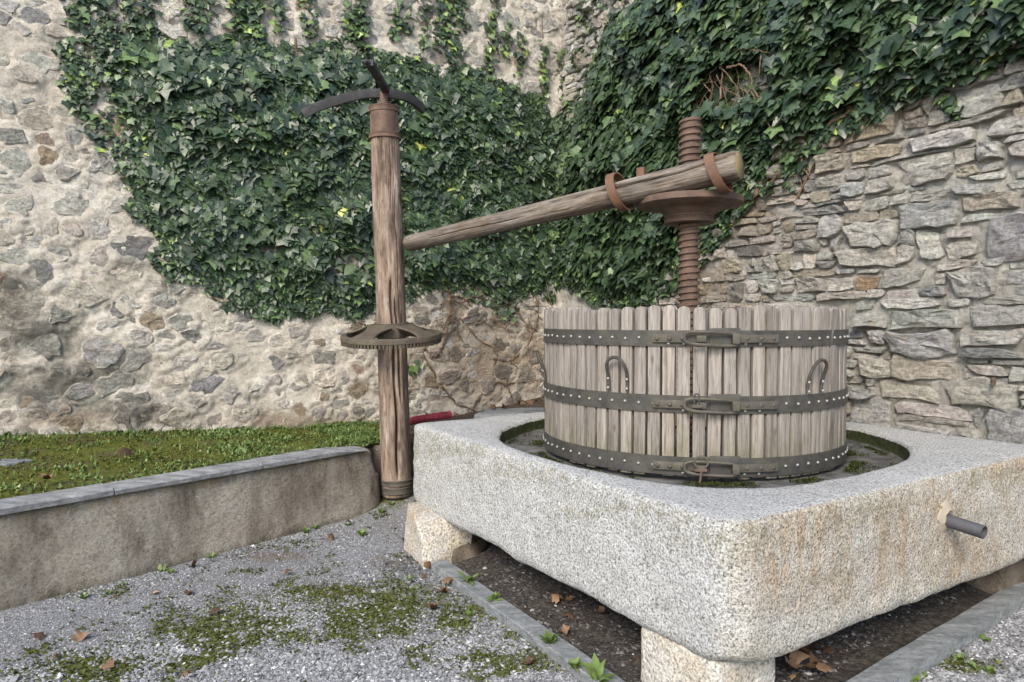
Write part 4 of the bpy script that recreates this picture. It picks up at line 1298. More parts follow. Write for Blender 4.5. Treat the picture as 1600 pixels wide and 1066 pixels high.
block("loose_slab", "flat dark slab lying in the soil corner behind the trough", "stone slab",
      [at_y(740, 655, 6.2)[:2], at_y(850, 645, 6.3)[:2], at_y(850, 630, 6.8)[:2], at_y(760, 640, 6.7)[:2]], [at_y(742, 655, 6.22)[:2], at_y(850, 645, 6.32)[:2], at_y(850, 630, 6.78)[:2], at_y(762, 640, 6.68)[:2]], .58, .66, KERBM, .02, 24, rnd=.012)

# ================================================================== KERBS
def kerb(name, label, p0, d, nrm, cuts, zt=.045, wd=.095):
    root = empty(name, (*p0, 0))
    for a, b in zip(cuts[:-1], cuts[1:]):
        n = 10; vs = []
        for q in np.linspace(a + .003, b - .003, n):
            f = .005 * float(fbm(np.array([q * 8, a, 1.]), 3, 4)); h = .004 * float(fbm(np.array([q * 4, a, 7.]), 2, 4))
            for o_, z in ((f, -.08), (f, zt - .004 + h), (f + .004, zt + h), (wd + f, zt + .002 + h), (wd + f + .002, -.08)):
                w_ = np.array(d) * q + np.array(nrm) * o_
                vs.append((w_[0], w_[1], z))
        fs = [(i*5+c, i*5+(c+1) % 5, (i+1)*5+(c+1) % 5, (i+1)*5+c) for i in range(n-1) for c in range(5)]
        fs += [(4,3,2,1,0), tuple((n-1)*5+c for c in range(5))]
        G().add(vs, fs).build("kerb_slab", KERBM, root)
    tag(root, label, "kerb")
nl_ = np.array([kdl[1], -kdl[0]]);  nl_ = nl_ if np.dot(nl_, np.array([1, 1])) > 0 else -nl_
kerb("slate_kerb", "narrow slate kerb along the gravel left of the trough", KL0 - kdl * .06, kdl, nl_, [0, .90, 1.12, 1.95, 2.6])
nr_ = np.array([kdr[1], -kdr[0]]);  nr_ = nr_ if np.dot(nr_, np.array([1, -1])) > 0 else -nr_
kerb("slate_kerb", "stone kerb on the ground below the drain spout side", KR0 - kdr * .9, kdr, nr_, [0, .95, 2.05, 3.2], .05, .115)

# ================================================================== PRESS BASKET
RB = .885
Z0 = .712
basket = empty("press_basket", (BC[0], BC[1], Z0))
PH0 = math.atan2(-BC[1], -BC[0])                          # towards the camera
def bpt(phi, r, z): return np.array([BC[0] + r * math.cos(PH0 + phi), BC[1] + r * math.sin(PH0 + phi), z])
def phi_at(px, z=1.1, r=RB):
    lo, hi = -1.3, 1.3
    for _ in range(40):
        m = (lo + hi) / 2
        if proj(bpt(m, r, z))[0] < px: lo = m
        else: hi = m
    return (lo + hi) / 2
NST = 75
pitch = 2 * math.pi / NST
def stave_mesh(h, wd, seed):
    rng = random.Random(seed)
    th = .050
    hw = wd / 2
    n = 8
    pts = [(-hw, 0), (hw, 0)]
    sh = .030
    zs = [h * f for f in (.25, .5, .75)]
    pts += [(hw + rng.uniform(-.0012, .0012), z) for z in zs]
    for i in range(n + 1):
        a = math.pi * i / n
        pts.append((hw * math.cos(a), h - sh + sh * (math.sin(a) ** .75)))
    pts += [(-hw + rng.uniform(-.0012, .0012), z) for z in zs[::-1]]
    g = G()
    m = len(pts)
    v = [(x, -th / 2, z) for x, z in pts] + [(x, th / 2, z) for x, z in pts]
    f = [tuple(range(m)), tuple(range(m, 2 * m))[::-1]] + [(i, i + m, (i + 1) % m + m, (i + 1) % m) for i in range(m)]
    g.add(v, f)
    o = g.build("stave", STAVEWOOD, None, True, .0035, 2, 50)
    me = o.data
    bpy.data.objects.remove(o)
    return me
stv = [stave_mesh(.852 + .006 * math.sin(k * 2.1), pitch * RB - .0125 - .002 * (k % 3), k) for k in range(6)]
phc = phi_at(1128)                                        # meeting line of the two halves
for k in range(NST):
    ph = phc + (k + .5) * pitch
    o = link("stave", stv[random.randrange(6)], None, basket)
    a = PH0 + ph
    r = RB - .025 + random.uniform(-.003, .003)
    o.location = (r * math.cos(a), r * math.sin(a), random.uniform(-.004, .006) + (.006 if -.25 < ((ph + math.pi) % (2*math.pi) - math.pi) < .05 else 0))
    o.rotation_euler = (random.gauss(0, .004), random.gauss(0, .0035), a + math.pi / 2 + random.gauss(0, .012))
def cylp(phi0, x, r, z):
    a = PH0 + phi0 + x / RB
    return (r * math.cos(a), r * math.sin(a), z - Z0)
def hoop(zc, hgt, nameidx):
    r0, r1 = RB + .001, RB + .0085
    h = hgt / 2
    g = G().lathe([(r0, -h), (r1, -h), (r1, h), (r0, h), (r0, -h)], 160, cap=False)
    o = g.build("hoop", HOOP, basket, bevel=0)
    o.location = (0, 0, zc - Z0)
    phk = phi_at(1112, zc)
    # rivets, one per stave
    rv = G().lathe([(.0085, -.001), (.0082, .003), (.006, .0062), (.0025, .0078), (.0004, .0080)], 10, cap=False)
    ro = rv.build("rivet", RIVET, None); rme = ro.data; bpy.data.objects.remove(ro)
    for k in range(NST):
        ph = phc + (k + .5) * pitch
        ph = (ph + math.pi) % (2 * math.pi) - math.pi
        if abs(ph) > 1.95: continue
        x = (ph - phk) * RB
        dz = random.uniform(-.003, .003)
        if -.21 < x < .30:
            if -.10 < x < .095: continue
            dz = -h + .014
        a = PH0 + ph
        q = link("rivet", rme, None, o)
        q.location = (r1 * math.cos(a), r1 * math.sin(a), dz)
        q.rotation_euler = Euler((0, R(90), a), 'XYZ')
    def plate(name, x0, x1, z0, z1, t0, t1, mat, bev=.003):
        n = 8; vs = []
        for i in range(n + 1):
            x = x0 + (x1 - x0) * i / n
            for (rr, zz) in ((t0, z0), (t1, z0), (t1, z1), (t0, z1)):
                p = cylp(phk, x, r1 + rr, zz + Z0); vs.append(p)
        fs = [(i*4+c, i*4+(c+1) % 4, (i+1)*4+(c+1) % 4, (i+1)*4+c) for i in range(n) for c in range(4)]
        fs += [(3,2,1,0), tuple(n*4+c for c in range(4))]
        return G().add(vs, fs).build(name, mat, o, bevel=bev, angle=60)
    plate("overlap_plate", -.012, .135, -h - .006, h + .012, .0006, .006, HOOP, .001)
    plate("strap_plate", -.285, -.035, -.020, .022, .002, .014, FORGED)
    plate("strap_plate", .10, .325, -.020, .020, .007, .019, FORGED)
    plate("hinge_block", .088, .122, -.026, .026, .008, .046, FORGED, .006)
    plate("hook_block", -.075, -.030, -.016, .016, .010, .040, FORGED, .005)
    for x in (-.26, -.20, -.14, .165, .235, .300):
        a = PH0 + phk + x / RB
        q = G().lathe([(.0115, 0), (.0115, .005), (.009, .009), (.004, .011), (.0006, .0115)], 12, cap=False).build("bolt", FORGED, o)
        q.location = ((r1 + .013) * math.cos(a), (r1 + .013) * math.sin(a), 0)
        q.rotation_euler = Euler((0, R(90), a), 'XYZ')
    # long oval link
    pts = []
    hl, hh = .125, .032
    for i in range(40):
        t = 2 * math.pi * i / 40
        cx = math.copysign(abs(math.cos(t)) ** .45, math.cos(t)) * hl
        cz = math.copysign(abs(math.sin(t)) ** .6, math.sin(t)) * hh
        pts.append(cylp(phk, cx - .005, r1 + .036 - .008 * cx / hl, cz + Z0 - .05 * cx))
    G().tube(pts, .0085, 8, closed=True).build("link", FORGED, o)
    # closing pins
    if nameidx == 2:
        c = cylp(phk, -.055, r1 + .05, .03 + Z0)
        ring = [cylp(phk, -.055 + .030 * math.cos(t), r1 + .05, Z0 + .034 + .030 * math.sin(t)) for t in np.linspace(0, 2*np.pi, 22, endpoint=False)]
        G().tube(ring, .005, 7, closed=True).build("pin_ring", FORGED, o)
        plate("pin_clamp", -.085, -.030, -.012, .004, .045, .060, RUST, .003)
        G().tube([cylp(phk, -.055, r1 + .052, Z0 + .002), cylp(phk, -.058, r1 + .054, Z0 - .04), cylp(phk, -.066, r1 + .056, Z0 - .085)], [.007, .006, .005], 8).build("pin", RUST, o)
    if nameidx == 1:
        lp = [cylp(phk, -.075 + x, r1 + .045, Z0 + z) for x, z in ((-.011, .01), (-.011, .048), (-.007, .058), (.007, .058), (.011, .048), (.011, .01))]
        G().tube(lp, .0045, 7).build("shackle", HOOP, o)
        plate("pin_clamp", -.095, -.050, -.010, .006, .040, .055, FORGED, .003)
    return o
hoop(.770, .092, 2); hoop(1.080, .086, 1); hoop(1.408, .080, 0)
def handle(px, zc):
    ph = phi_at(px, zc)
    pts = []
    sp = .058
    path = [(-sp*.92, -.095), (-sp*.92, -.03), (-sp*.95, .02), (-sp*.80, .055), (-sp*.45, .078), (0, .085), (sp*.45, .078), (sp*.80, .055), (sp*.95, .02), (sp*.92, -.03), (sp*.92, -.095)]
    rad = [.004, .005, .025, .04, .045, .045, .045, .04, .025, .005, .004]
    for (x, z), rr in zip(path, rad): pts.append(cylp(ph, x, RB + .004 + rr, zc + z))
    # smooth path
    P_ = np.array(pts); t = np.linspace(0, 1, 41)
    q = np.stack([np.interp(t, np.linspace(0, 1, len(P_)), P_[:, i]) for i in range(3)], 1)
    for _ in range(3): q[1:-1] = (q[:-2] + 2 * q[1:-1] + q[2:]) / 4
    h = G().tube(q, .009, 8).build("handle", HOOP, basket)
    for sx in (-1, 1):
        for z in (-.03, -.078):
            a = PH0 + ph + sx * sp * .92 / RB
            r = G().lathe([(.0085, 0), (.008, .003), (.005, .0065), (.0006, .008)], 10, cap=False).build("rivet", RIVET, h)
            r.location = ((RB + .018) * math.cos(a), (RB + .018) * math.sin(a), zc + z - Z0)
            r.rotation_euler = Euler((0, R(90), a), 'XYZ')
handle(967, 1.225); handle(1271, 1.215)
handle(846, 1.22); 
tag(basket, "round press basket of weathered wooden staves with three riveted iron hoops", "press basket")

# ================================================================== PRESS SCREW + HEAD
screw = empty("press_screw", (BC[0], BC[1], .70))
def screw_mesh():
    pitch_, r_in, r_out = .040, .054, .067
    z0, z1 = 0.0, 2.0
    nseg = 28
    prof = [(r_in, 0.0), (r_in, .36), (r_out, .46), (r_out, .86), (r_in, .97)]
    turns = int((z1 - z0) / pitch_)
    V = []; m = len(prof)
    N_ = turns * nseg + 1
    for i in range(N_):
        a = 2 * math.pi * i / nseg
        zb = z0 + pitch_ * i / nseg
        for r, t in prof:
            V.append((r * math.cos(a), r * math.sin(a), zb + t * pitch_))
    F = []
    for i in range(N_ - 1):
        for c in range(m - 1):
            F.append((i*m+c, (i+1)*m+c, (i+1)*m+c+1, i*m+c+1))
        # join to next turn
        if i + nseg + 1 < N_:
            F.append((i*m+m-1, (i+1)*m+m-1, (i+nseg+1)*m, (i+nseg)*m))
    g = G().add(V, F)
    o = g.build("threaded_shaft", RUST, screw)
    G().lathe([(.052, 1.9), (.056, 1.99), (.060, 2.012), (.052, 2.02), (.001, 2.021)], 28, cap=False).build("shaft_end", RUST, screw)
    G().lathe([(.0535, 0), (.0535, 1.98)], 28).build("shaft_core", RUST, screw)
screw_mesh()
ZD = 2.243 - .70
head = G().lathe([(.066, ZD + .02), (.12, ZD + .02), (.13, ZD), (.30, ZD), (.318, ZD - .004), (.320, ZD - .012), (.320, ZD - .040), (.314, ZD - .046), (.20, ZD - .062), (.172, ZD - .078), (.155, ZD - .10), (.148, ZD - .105), (.148, ZD - .113), (.142, ZD - .118), (.142, ZD - .128), (.150, ZD - .132), (.150, ZD - .150), (.144, ZD - .154), (.066, ZD - .154)], 72, cap=False).build("press_nut", RUST, screw)

# lever beam
BL0 = Vector(tuple(at_y(637, 381, 5.42))); BL1 = Vector(tuple(at_y(1156, 259, 3.93)))
bax = (BL1 - BL0); blen = bax.length; bax.normalize()
def log_mesh(length, r0, r1, cracks, seed, na=150, nl=140, wob=.006, bend=.0):
    z = np.linspace(0, length, nl); a = np.linspace(0, 2*np.pi, na, endpoint=False)
    A, Z = np.meshgrid(a, z)
    rr = r0 + (r1 - r0) * Z / length
    p = np.stack([np.cos(A) * 1.2, np.sin(A) * 1.2, Z * 1.3], -1)
    rr = rr + wob * fbm(p, 3, seed) + wob * .35 * fbm(np.stack([np.cos(A) * 9, np.sin(A) * 9, Z * 1.5], -1), 3, seed + 3)
    for (z0, z1, ph, drift, wd, dp) in cracks:
        cz = (z0 + z1) / 2
        c = ph + drift * (Z - cz) + .10 * vnoise(np.stack([Z * 3.2, Z * 0 + seed, Z * 0], -1), seed + 9)
        da = (A - c + np.pi) % (2*np.pi) - np.pi
        env = smooth(z0, z0 + .12 * (z1 - z0), Z) * smooth(z1, z1 - .12 * (z1 - z0), Z)
        rr = rr - dp * env * np.exp(-(da * rr / wd) ** 2)
    rr[0] -= .006; rr[-1] -= .006
    X = rr * np.cos(A) + bend * np.sin(np.pi * Z / length); Y = rr * np.sin(A)
    V = np.stack([X, Y, Z], -1).reshape(-1, 3)
    F = grid_faces(na, nl, True)
    V = np.vstack([V, [[0, 0, -.002], [0, 0, length + .002]]])
    i = np.arange(na)
    c0 = np.stack([(i + 1) % na, i, np.full(na, na * nl)], 1); c1 = np.stack([(nl-1)*na + i, (nl-1)*na + (i+1) % na, np.full(na, na*nl+1)], 1)
    me = npmesh("log", V, [F, np.vstack([c0, c1])], True)
    n1, n2 = len(F), 2 * na
    mi = np.zeros(n1 + n2, np.int32); mi[n1:] = 1
    return me, mi
me, mi = log_mesh(blen, .060, .083, [(blen*.66, blen*.995, 2.7, -.18, .006, .03), (blen*.1, blen*.45, 3.3, .1, .004, .012), (blen*.40, blen*.72, 2.2, .1, .004, .012)], 31, bend=.012)
beam = link("lever_beam", me, [BEAMWOOD, ENDGRAIN])
me.polygons.foreach_set("material_index", mi)
beam.matrix_world = Matrix.Translation(BL0) @ bax.to_track_quat('Z', 'Y').to_matrix().to_4x4()
tag(beam, "weathered grey pole strapped across the press nut as lever", "beam")

def beam_pt(t): return BL0 + bax * (t * blen)
side = Vector((0, 0, 1)).cross(bax).normalized(); up2 = bax.cross(side).normalized()
def strap(px, lean, hw, hh, drop):
    # position along the beam by pixel
    lo, hi = 0.0, 1.1
    for _ in range(40):
        m_ = (lo + hi) / 2
        if proj(np.array(beam_pt(m_)))[0] < px: lo = m_
        else: hi = m_
    c = beam_pt(lo) + up2 * drop
    ax2 = (side * 1.0).normalized()
    n = 40; V = []
    bw = .028
    for i in range(n):
        t = 2 * math.pi * i / n
        y = ax2 * (math.cos(t)); z = up2 * math.sin(t) + bax * (lean * math.sin(t))
        for (rs, bo) in ((1.0, -bw), (1.0, bw), (1.07, bw), (1.07, -bw)):
            V.append(c + y * hw * rs + z * hh * rs + bax * bo - Vector((BC[0], BC[1], .70)))
    F = [(i*4+k, i*4+(k+1) % 4, ((i+1) % n)*4+(k+1) % 4, ((i+1) % n)*4+k) for i in range(n) for k in range(4)]
    return G().add(V, F).build("strap_ring", RUSTB, head, bevel=.0)
strap(968, -.22, .105, .115, .012)
strap(1122, -.28, .094, .112, -.012)
org = Vector((BC[0], BC[1], .70))
def lug(px, py, y, sx, sy, sz):
    c = Vector(tuple(at_y(px, py, y))) - org
    G().box((-sx, -sy, -sz), (sx, sy, sz)).build("lug", RUSTB, head, bevel=.008, M=Matrix.Translation(c) @ Matrix.Rotation(math.atan2(bax.y, bax.x), 4, 'Z'))
lug(1002, 275, 4.30, .026, .02, .05)
lug(1137, 287, 4.12, .012, .03, .055)
lug(1125, 300, 4.08, .05, .035, .014)
tag(screw, "rust brown threaded press screw with broad round nut rising from the basket", "press screw")

# ================================================================== CAPSTAN POST
PP = np.array([-.925, 5.62, .09])
post = empty("capstan_post", tuple(PP))
ptop = at_y(600, 172, 5.60)
plen = float(ptop[2] - PP[2])
lean = Vector((float(ptop[0] - PP[0]) , float(ptop[1] - PP[1]), plen)).normalized()
MP = lean.to_track_quat('Z', 'Y').to_matrix().to_4x4()
def ang_cam(): # local angle that faces the camera
    d = MP.to_3x3().inverted() @ Vector((-PP[0], -PP[1], 0))
    return math.atan2(d.y, d.x)
AC = ang_cam()
me, mi = log_mesh(plen, .122, .112, [(.12, 1.35, AC + .12, -.10, .0085, .07), (.75, 1.6, AC + .45, -.1, .007, .05), (1.2, 1.75, AC + .1, .05, .007, .04), (1.8, 2.9, AC - .5, .06, .004, .012), (1.6, 2.5, AC + .65, .0, .004, .012), (2.2, 3.0, AC + .3, .0, .003, .01)], 47, 180, 170, .007)
po = link("post_shaft", me, [POSTWOOD, ENDGRAIN], post)
me.polygons.foreach_set("material_index", mi)
po.matrix_local = MP
def on_post(g, name, mat, z, parent=None, tilt=None, **kw):
    Mx = MP @ Matrix.Translation((0, 0, z))
    if tilt is not None: Mx = Mx @ tilt
    return g.build(name, mat, parent or post, M=Mx, **kw)
def collar(z, r, h, mat, name="iron_band"):
    return on_post(G().lathe([(r - .012, 0), (r, .002), (r + .003, h * .12), (r, h * .25), (r, h * .8), (r + .003, h * .9), (r, h), (r - .012, h)], 48, cap=False), name, mat, z)
collar(.03, .130, .055, FORGED); collar(.095, .131, .045, FORGED)
collar(plen - .235, .126, .042, RUST); collar(plen - .03, .120, .05, RUST)
on_post(G().lathe([(.119, 0), (.119, .17)], 48, cap=False, a0=AC - 1.0, a1=AC + .75), "iron_sheath", RUST, plen - .20)
on_post(G().lathe([(.05, 0), (.048, .05), (.034, .055), (.034, .12), (.03, .125), (.001, .126)], 28, cap=False), "spindle", RUST, plen + .01)
# bow: bent flat iron arms
Minv = np.array(MP.inverted())
def bow(pts, wd, th):
    P_ = np.array(pts); t = np.linspace(0, 1, 40)
    q = np.stack([np.interp(t, np.linspace(0, 1, len(P_)), P_[:, i]) for i in range(3)], 1)
    for _ in range(4): q[1:-1] = (q[:-2] + 2 * q[1:-1] + q[2:]) / 4
    V = []
    for i in range(len(q)):
        tn = q[min(i+1, len(q)-1)] - q[max(i-1, 0)]
        tn /= np.linalg.norm(tn)
        sd_ = np.cross(tn, ZUP); sd_ /= np.linalg.norm(sd_)
        un = np.cross(sd_, tn)
        for a_, b_ in ((-1, -1), (1, -1), (1, 1), (-1, 1)):
            V.append(q[i] + sd_ * a_ * th + un * b_ * wd - PP)
    n = len(q)
    F = [(i*4+k, i*4+(k+1) % 4, (i+1)*4+(k+1) % 4, (i+1)*4+k) for i in range(n-1) for k in range(4)] + [(3,2,1,0), tuple((n-1)*4+k for k in range(4))]
    return G().add(V, F).build("bent_arm", BOWIRON, post, bevel=.003)
bow([at_y(474, 180, 5.35), at_y(492, 168, 5.38), at_y(530, 156, 5.47), at_y(566, 147, 5.55), at_y(600, 146, 5.6), at_y(628, 149, 5.72), at_y(646, 157, 5.83), at_y(662, 172, 5.95)], .034, .018)
bow([at_y(603, 142, 5.58), at_y(597, 130, 5.42), at_y(586, 113, 5.18), at_y(577, 98, 5.0)], .020, .028)
G().tube([at_y(577, 98, 5.0) - PP, at_y(571, 96, 4.98) - PP, at_y(568, 99, 4.97) - PP], .016, 8).build("arm_hook", BOWIRON, post)
# gear wheel
zg = float(at_y(606, 520, 5.6)[2]) - PP[2]
tdir = MP.to_3x3().inverted() @ Vector((-PP[0], -PP[1], 0)).normalized()
tax = Vector((0, 0, 1)).cross(tdir).normalized()
TILT = Matrix.Rotation(R(5.5), 4, tax)
gw = on_post(G().lathe([(.365, -.052), (.392, -.052), (.398, -.046), (.398, -.012), (.392, -.004), (.352, -.006), (.348, -.03), (.365, -.052)], 96, cap=False), "gear_wheel", GEAR, zg, tilt=TILT)
hub = on_post(G().lathe([(.122, -.03), (.150, -.03), (.153, .0), (.150, .075), (.145, .082), (.122, .082)], 8, cap=False, a0=AC - math.pi/8, a1=AC - math.pi/8 + 2*math.pi), "hub", GEAR, zg, gw, TILT, bevel=.006)
for k in range(4):
    a = AC + math.pi / 4 + k * math.pi / 2 + .12
    n = 8; V = []
    for i in range(n + 1):
        t = i / n; r = .140 + .225 * t
        zt_ = .070 - .078 * t ** 1.1; zb_ = -.028 - .018 * t
        wd_ = .128 - .050 * math.sin(math.pi * t)
        for (y, z) in ((-wd_, zt_ - .012), (-wd_ * .9, zt_), (wd_ * .9, zt_), (wd_, zt_ - .012)):
            V.append((r, y, z))
        V.append((r, .018, zb_ + .02)); V.append((r, -.018, zb_ + .02))
    F = [(i*6+c, i*6+(c+1) % 6, (i+1)*6+(c+1) % 6, (i+1)*6+c) for i in range(n) for c in range(6)] + [tuple(range(6))[::-1], tuple(n*6+c for c in range(6))]
    on_post(G().add(V, F), "spoke", GEAR, zg, gw, TILT @ Matrix.Rotation(a, 4, 'Z'), bevel=.002)
tooth = G().box((.366, -.0075, -.078), (.396, .0075, -.050))
for k in range(84):
    a = 2 * math.pi * k / 84
    on_post(G().add([(x, y, z) for x, y, z in tooth.v], tooth.f), "tooth", GEAR, zg, gw, TILT @ Matrix.Rotation(a, 4, 'Z'), smoothed=False)
for k in range(4):
    a = AC + k * math.pi / 2
    on_post(G().lathe([(.018, 0), (.018, .012), (.001, .014)], 6, cap=False), "hub_bolt", GEAR, zg, gw, TILT @ Matrix.Rotation(a, 4, 'Z') @ Matrix.Translation((.140, 0, .03)) @ Matrix.Rotation(R(90), 4, 'Y'))
tag(post, "tall round capstan post with cast gear wheel and bent iron arms", "post")

# ================================================================== RED HOSE
hp = [at_y(628, 662, 6.05), at_y(650, 656, 6.12), at_y(680, 651, 6.2), at_y(703, 648, 6.3)]
hp = np.array(hp); t = np.linspace(0, 1, 130)
q = np.stack([np.interp(t, np.linspace(0, 1, 4), hp[:, i]) for i in range(3)], 1)
rr = .030 + .005 * np.sign(np.sin(t * 2 * np.pi * 26))
hose = G().tube(q, list(rr), 14).build("corrugated_pipe", REDHOSE)
tag(hose, "red corrugated plastic pipe lying on the soil behind the post", "pipe")

# ================================================================== GROUND COVER
def in_yard(x, y):
    """gravel area in front of low wall, left of kerb or right of the right kerb"""
    d1 = (x - PL_A[0]) * PLN[0] + (y - PL_A[1]) * PLN[1]
    d2 = (x - KL0[0]) * nl_[0] + (y - KL0[1]) * nl_[1]
    d3 = (x - KR0[0]) * nr_[0] + (y - KR0[1]) * nr_[1]
    left = (d1 > .01) & ((d2 < -.01) | (y > 4.22) & (x < -.72))
    right = (d3 > .12)
    return left, right
def pebbles(name, label, P, size, tint, mat, rng, flat=.6):
    n = len(P)
    oc = np.array([(1,0,0),(-1,0,0),(0,1,0),(0,-1,0),(0,0,1),(0,0,-1),(.62,.62,.1),(-.62,.62,-.1),(-.62,-.62,.1),(.62,-.62,-.1)])
    of = np.array([(0,6,4),(6,2,4),(2,7,4),(7,1,4),(1,8,4),(8,3,4),(3,9,4),(9,0,4)])          # top only, they sit in the ground
    L = oc[None] * (1 + rng.normal(0, .18, (n, 10, 1)))
    sc = np.stack([rng.uniform(.7, 1.4, n), rng.uniform(.55, 1.0, n), rng.uniform(.35, .8, n) * flat * 1.4], 1) * size[:, None]
    L = L * sc[:, None]
    a = rng.uniform(0, 2*np.pi, n); tl = rng.normal(0, .35, n)
    c, s = np.cos(tl), np.sin(tl)
    x, z = L[..., 0] * c[:, None] + L[..., 2] * s[:, None], -L[..., 0] * s[:, None] + L[..., 2] * c[:, None]
    y = L[..., 1]
    ca, sa = np.cos(a)[:, None], np.sin(a)[:, None]
    V = np.stack([x * ca - y * sa, x * sa + y * ca, z], -1) + P[:, None]
    F = (of[None] + (np.arange(n) * 10)[:, None, None]).reshape(-1, 3)
    o = np_obj(name, V.reshape(-1, 3), F, mat, None, False, {"tint": np.repeat(tint, 10)})
    tag(o, label, "gravel", kind="stuff")
rg = np.random.default_rng(303)
n = 230000
x = rg.uniform(-3.0, 3.2, n); y = 2.55 + 3.2 * rg.random(n) ** 1.25
lf, rt_ = in_yard(x, y)
px, py = proj(np.stack([x, y, 0 * x], -1))
vis = (px > -60) & (px < 1660) & (py < 1110)
mo, br = ground_masks(x, y)
fine = fbm(np.stack([x * 1.7, y * 1.7, 0 * x], -1), 4, 71)
mnoise = mo + .8 * fbm(np.stack([x * 7, y * 7, 0 * x], -1), 3, 72)
# two wheel-worn stripes with finer grit
stripe = smooth(70, 20, polydist(px, py, TRACK_LINE, False))
keep = vis & (lf | rt_) & (rg.random(n) < 1 - .86 * smooth(.40, .80, mnoise)) & (rg.random(n) < .85)
size = rg.uniform(.0045, .0120, n) * (1 - .42 * stripe) * np.where(fine > .1, 1.12, .95)
big = rg.random(n) < .012 * (1 - stripe)
size = np.where(big, rg.uniform(.012, .022, n), size)
tint = np.clip(rg.normal(.50, .20, n) - .25 * br, 0, .96) ; tint[rg.random(n) < .012] = 1.0
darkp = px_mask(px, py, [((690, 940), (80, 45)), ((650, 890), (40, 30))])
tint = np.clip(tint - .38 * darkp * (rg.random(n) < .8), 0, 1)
Pz = ground_z(x, y)
Pk = np.stack([x, y, Pz + size * .12], -1)[keep]
pebbles("gravel", "loose grey gravel over the yard ground", Pk, size[keep], tint[keep], PEBBLE, rg)
# soil pebbles under the trough
n = 26000
a_, b_ = rg.random(n) ** 1.0, rg.random(n)
Pp = KC + (LK - KC) * a_[:, None] + (RKp - KC) * b_[:, None]
ia = np.clip((a_ * (nu - 1)).astype(int), 0, nu - 1); ib = np.clip((b_ * (nv - 1)).astype(int), 0, nv - 1)
zz = pz[ib, ia]
szp = .003 + .013 * rg.random(n) ** 2.2; tp = np.clip(rg.normal(.45, .25, n), 0, 1)
inn = (a_ > .045) & (b_ > .035)
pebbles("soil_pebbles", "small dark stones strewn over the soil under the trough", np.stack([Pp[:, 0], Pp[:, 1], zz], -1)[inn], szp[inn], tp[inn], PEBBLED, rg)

def blades(name, label, cat, P, hgt, wid, tint, lean, mat, rng, kind="stuff", base=OVV, bf=OVF):
    n = len(P)
    az = rng.uniform(0, 2*np.pi, n)
    Tt = np.stack([np.cos(az) * lean, np.sin(az) * lean, np.sqrt(np.clip(1 - lean**2, 0, 1))], 1)
    Nn = np.stack([-np.cos(az) * Tt[:, 2], -np.sin(az) * Tt[:, 2], lean + .05], 1)
    V = leaf_arrays(P + Tt * (hgt * .42)[:, None], Nn, Tt, hgt, rng, base, .5, wid)
    o = np_obj(name, V.reshape(-1, 3), leaf_faces(n, len(base), bf), mat, None, True, {"tint": np.repeat(tint, len(base)), "vein": np.zeros(n * len(base))})
    tag(o, label, cat, kind=kind)
# bed weeds
n = 42000
ct = (rg.random(n) * (split + 8)).astype(int); cv = rg.random(n)
rowi = np.clip((cv * (nr - 1)).astype(int), 0, nr - 1)
Pb = BED[rowi, ct].copy(); Pb[:, :2] += rg.normal(0, .012, (n, 2))
bx, by = proj(Pb)
cl = fbm(Pb * 4.2, 4, 81)
dens = np.clip(.20 + 2.4 * cl + .55 * smooth(150, 420, bx) + .15 * (cv > .88), 0, 1)
kp = (rg.random(n) < dens) & (bx > -60) & (cv > .03)
hg = rg.uniform(.013, .030, n) * (.7 + .9 * np.clip(cl + .25, 0, 1)) * (1 + .4 * (cv > .8))
blades("weeds", "low green weeds and grass covering the raised bed", "weeds", Pb[kp], hg[kp], rg.uniform(.5, 1.5, kp.sum()), np.clip(rg.normal(.45, .2, kp.sum()) + .25 * (rg.random(kp.sum()) < .1), 0, 1), rg.uniform(.25, .98, kp.sum()), GRASSM, rg)
# long grass blades at the wall foot
n = 2600
ct = (rg.random(n) * (split + 4)).astype(int); cv = np.where(rg.random(n) < .55, rg.uniform(.82, .98, n), rg.uniform(.05, .9, n))
Pb = BED[np.clip((cv * (nr - 1)).astype(int), 0, nr - 1), ct].copy(); Pb[:, :2] += rg.normal(0, .015, (n, 2))
blades("grass", "taller grass blades along the foot of the rubble wall", "grass", Pb, rg.uniform(.025, .065, n), rg.uniform(.14, .26, n), np.clip(rg.normal(.5, .15, n), 0, 1), rg.uniform(.1, .75, n), GRASSM, rg)
# moss mat over the bed
n = 36000
ct = (rg.random(n) * (split + 4)).astype(int); cv = rg.random(n)
Pb = BED[np.clip((cv * (nr - 1)).astype(int), 0, nr - 1), ct].copy(); Pb[:, :2] += rg.normal(0, .014, (n, 2))
kp = (fbm(Pb * 3.4, 4, 85) > -.12) & (cv > .03)
blades("bed_moss", "yellow green moss mat between the weeds of the raised bed", "moss", Pb[kp] + np.array([0, 0, .002]), rg.uniform(.008, .020, kp.sum()), rg.uniform(.9, 2.0, kp.sum()), np.clip(rg.normal(.75, .25, kp.sum()), 0, 1), rg.uniform(.4, 1.0, kp.sum()), MOSSM, rg)
for i, (a, b, sz) in enumerate([(12, 722, .12), (140, 690, .06)]):
    p = on_z(a, b, .56)
    ang = np.linspace(0, 2*np.pi, 4, endpoint=False) + .4 + i
    q4 = [(p[0] + sz * math.cos(t) * 1.3, p[1] + sz * math.sin(t)) for t in ang]
    block("flat_stone", ["flat grey slab in the bed at the left picture edge", "thin slate piece by the wall foot in the bed", "small pale stone among the bed weeds", "tiny stone near the middle of the bed", "little slate chip left in the mossy bed"][i], "stone", q4, q4, .48, .558 + .010 * (i == 0), KERBM, .008, 60 + i, "flat stones in the bed", rnd=.008)
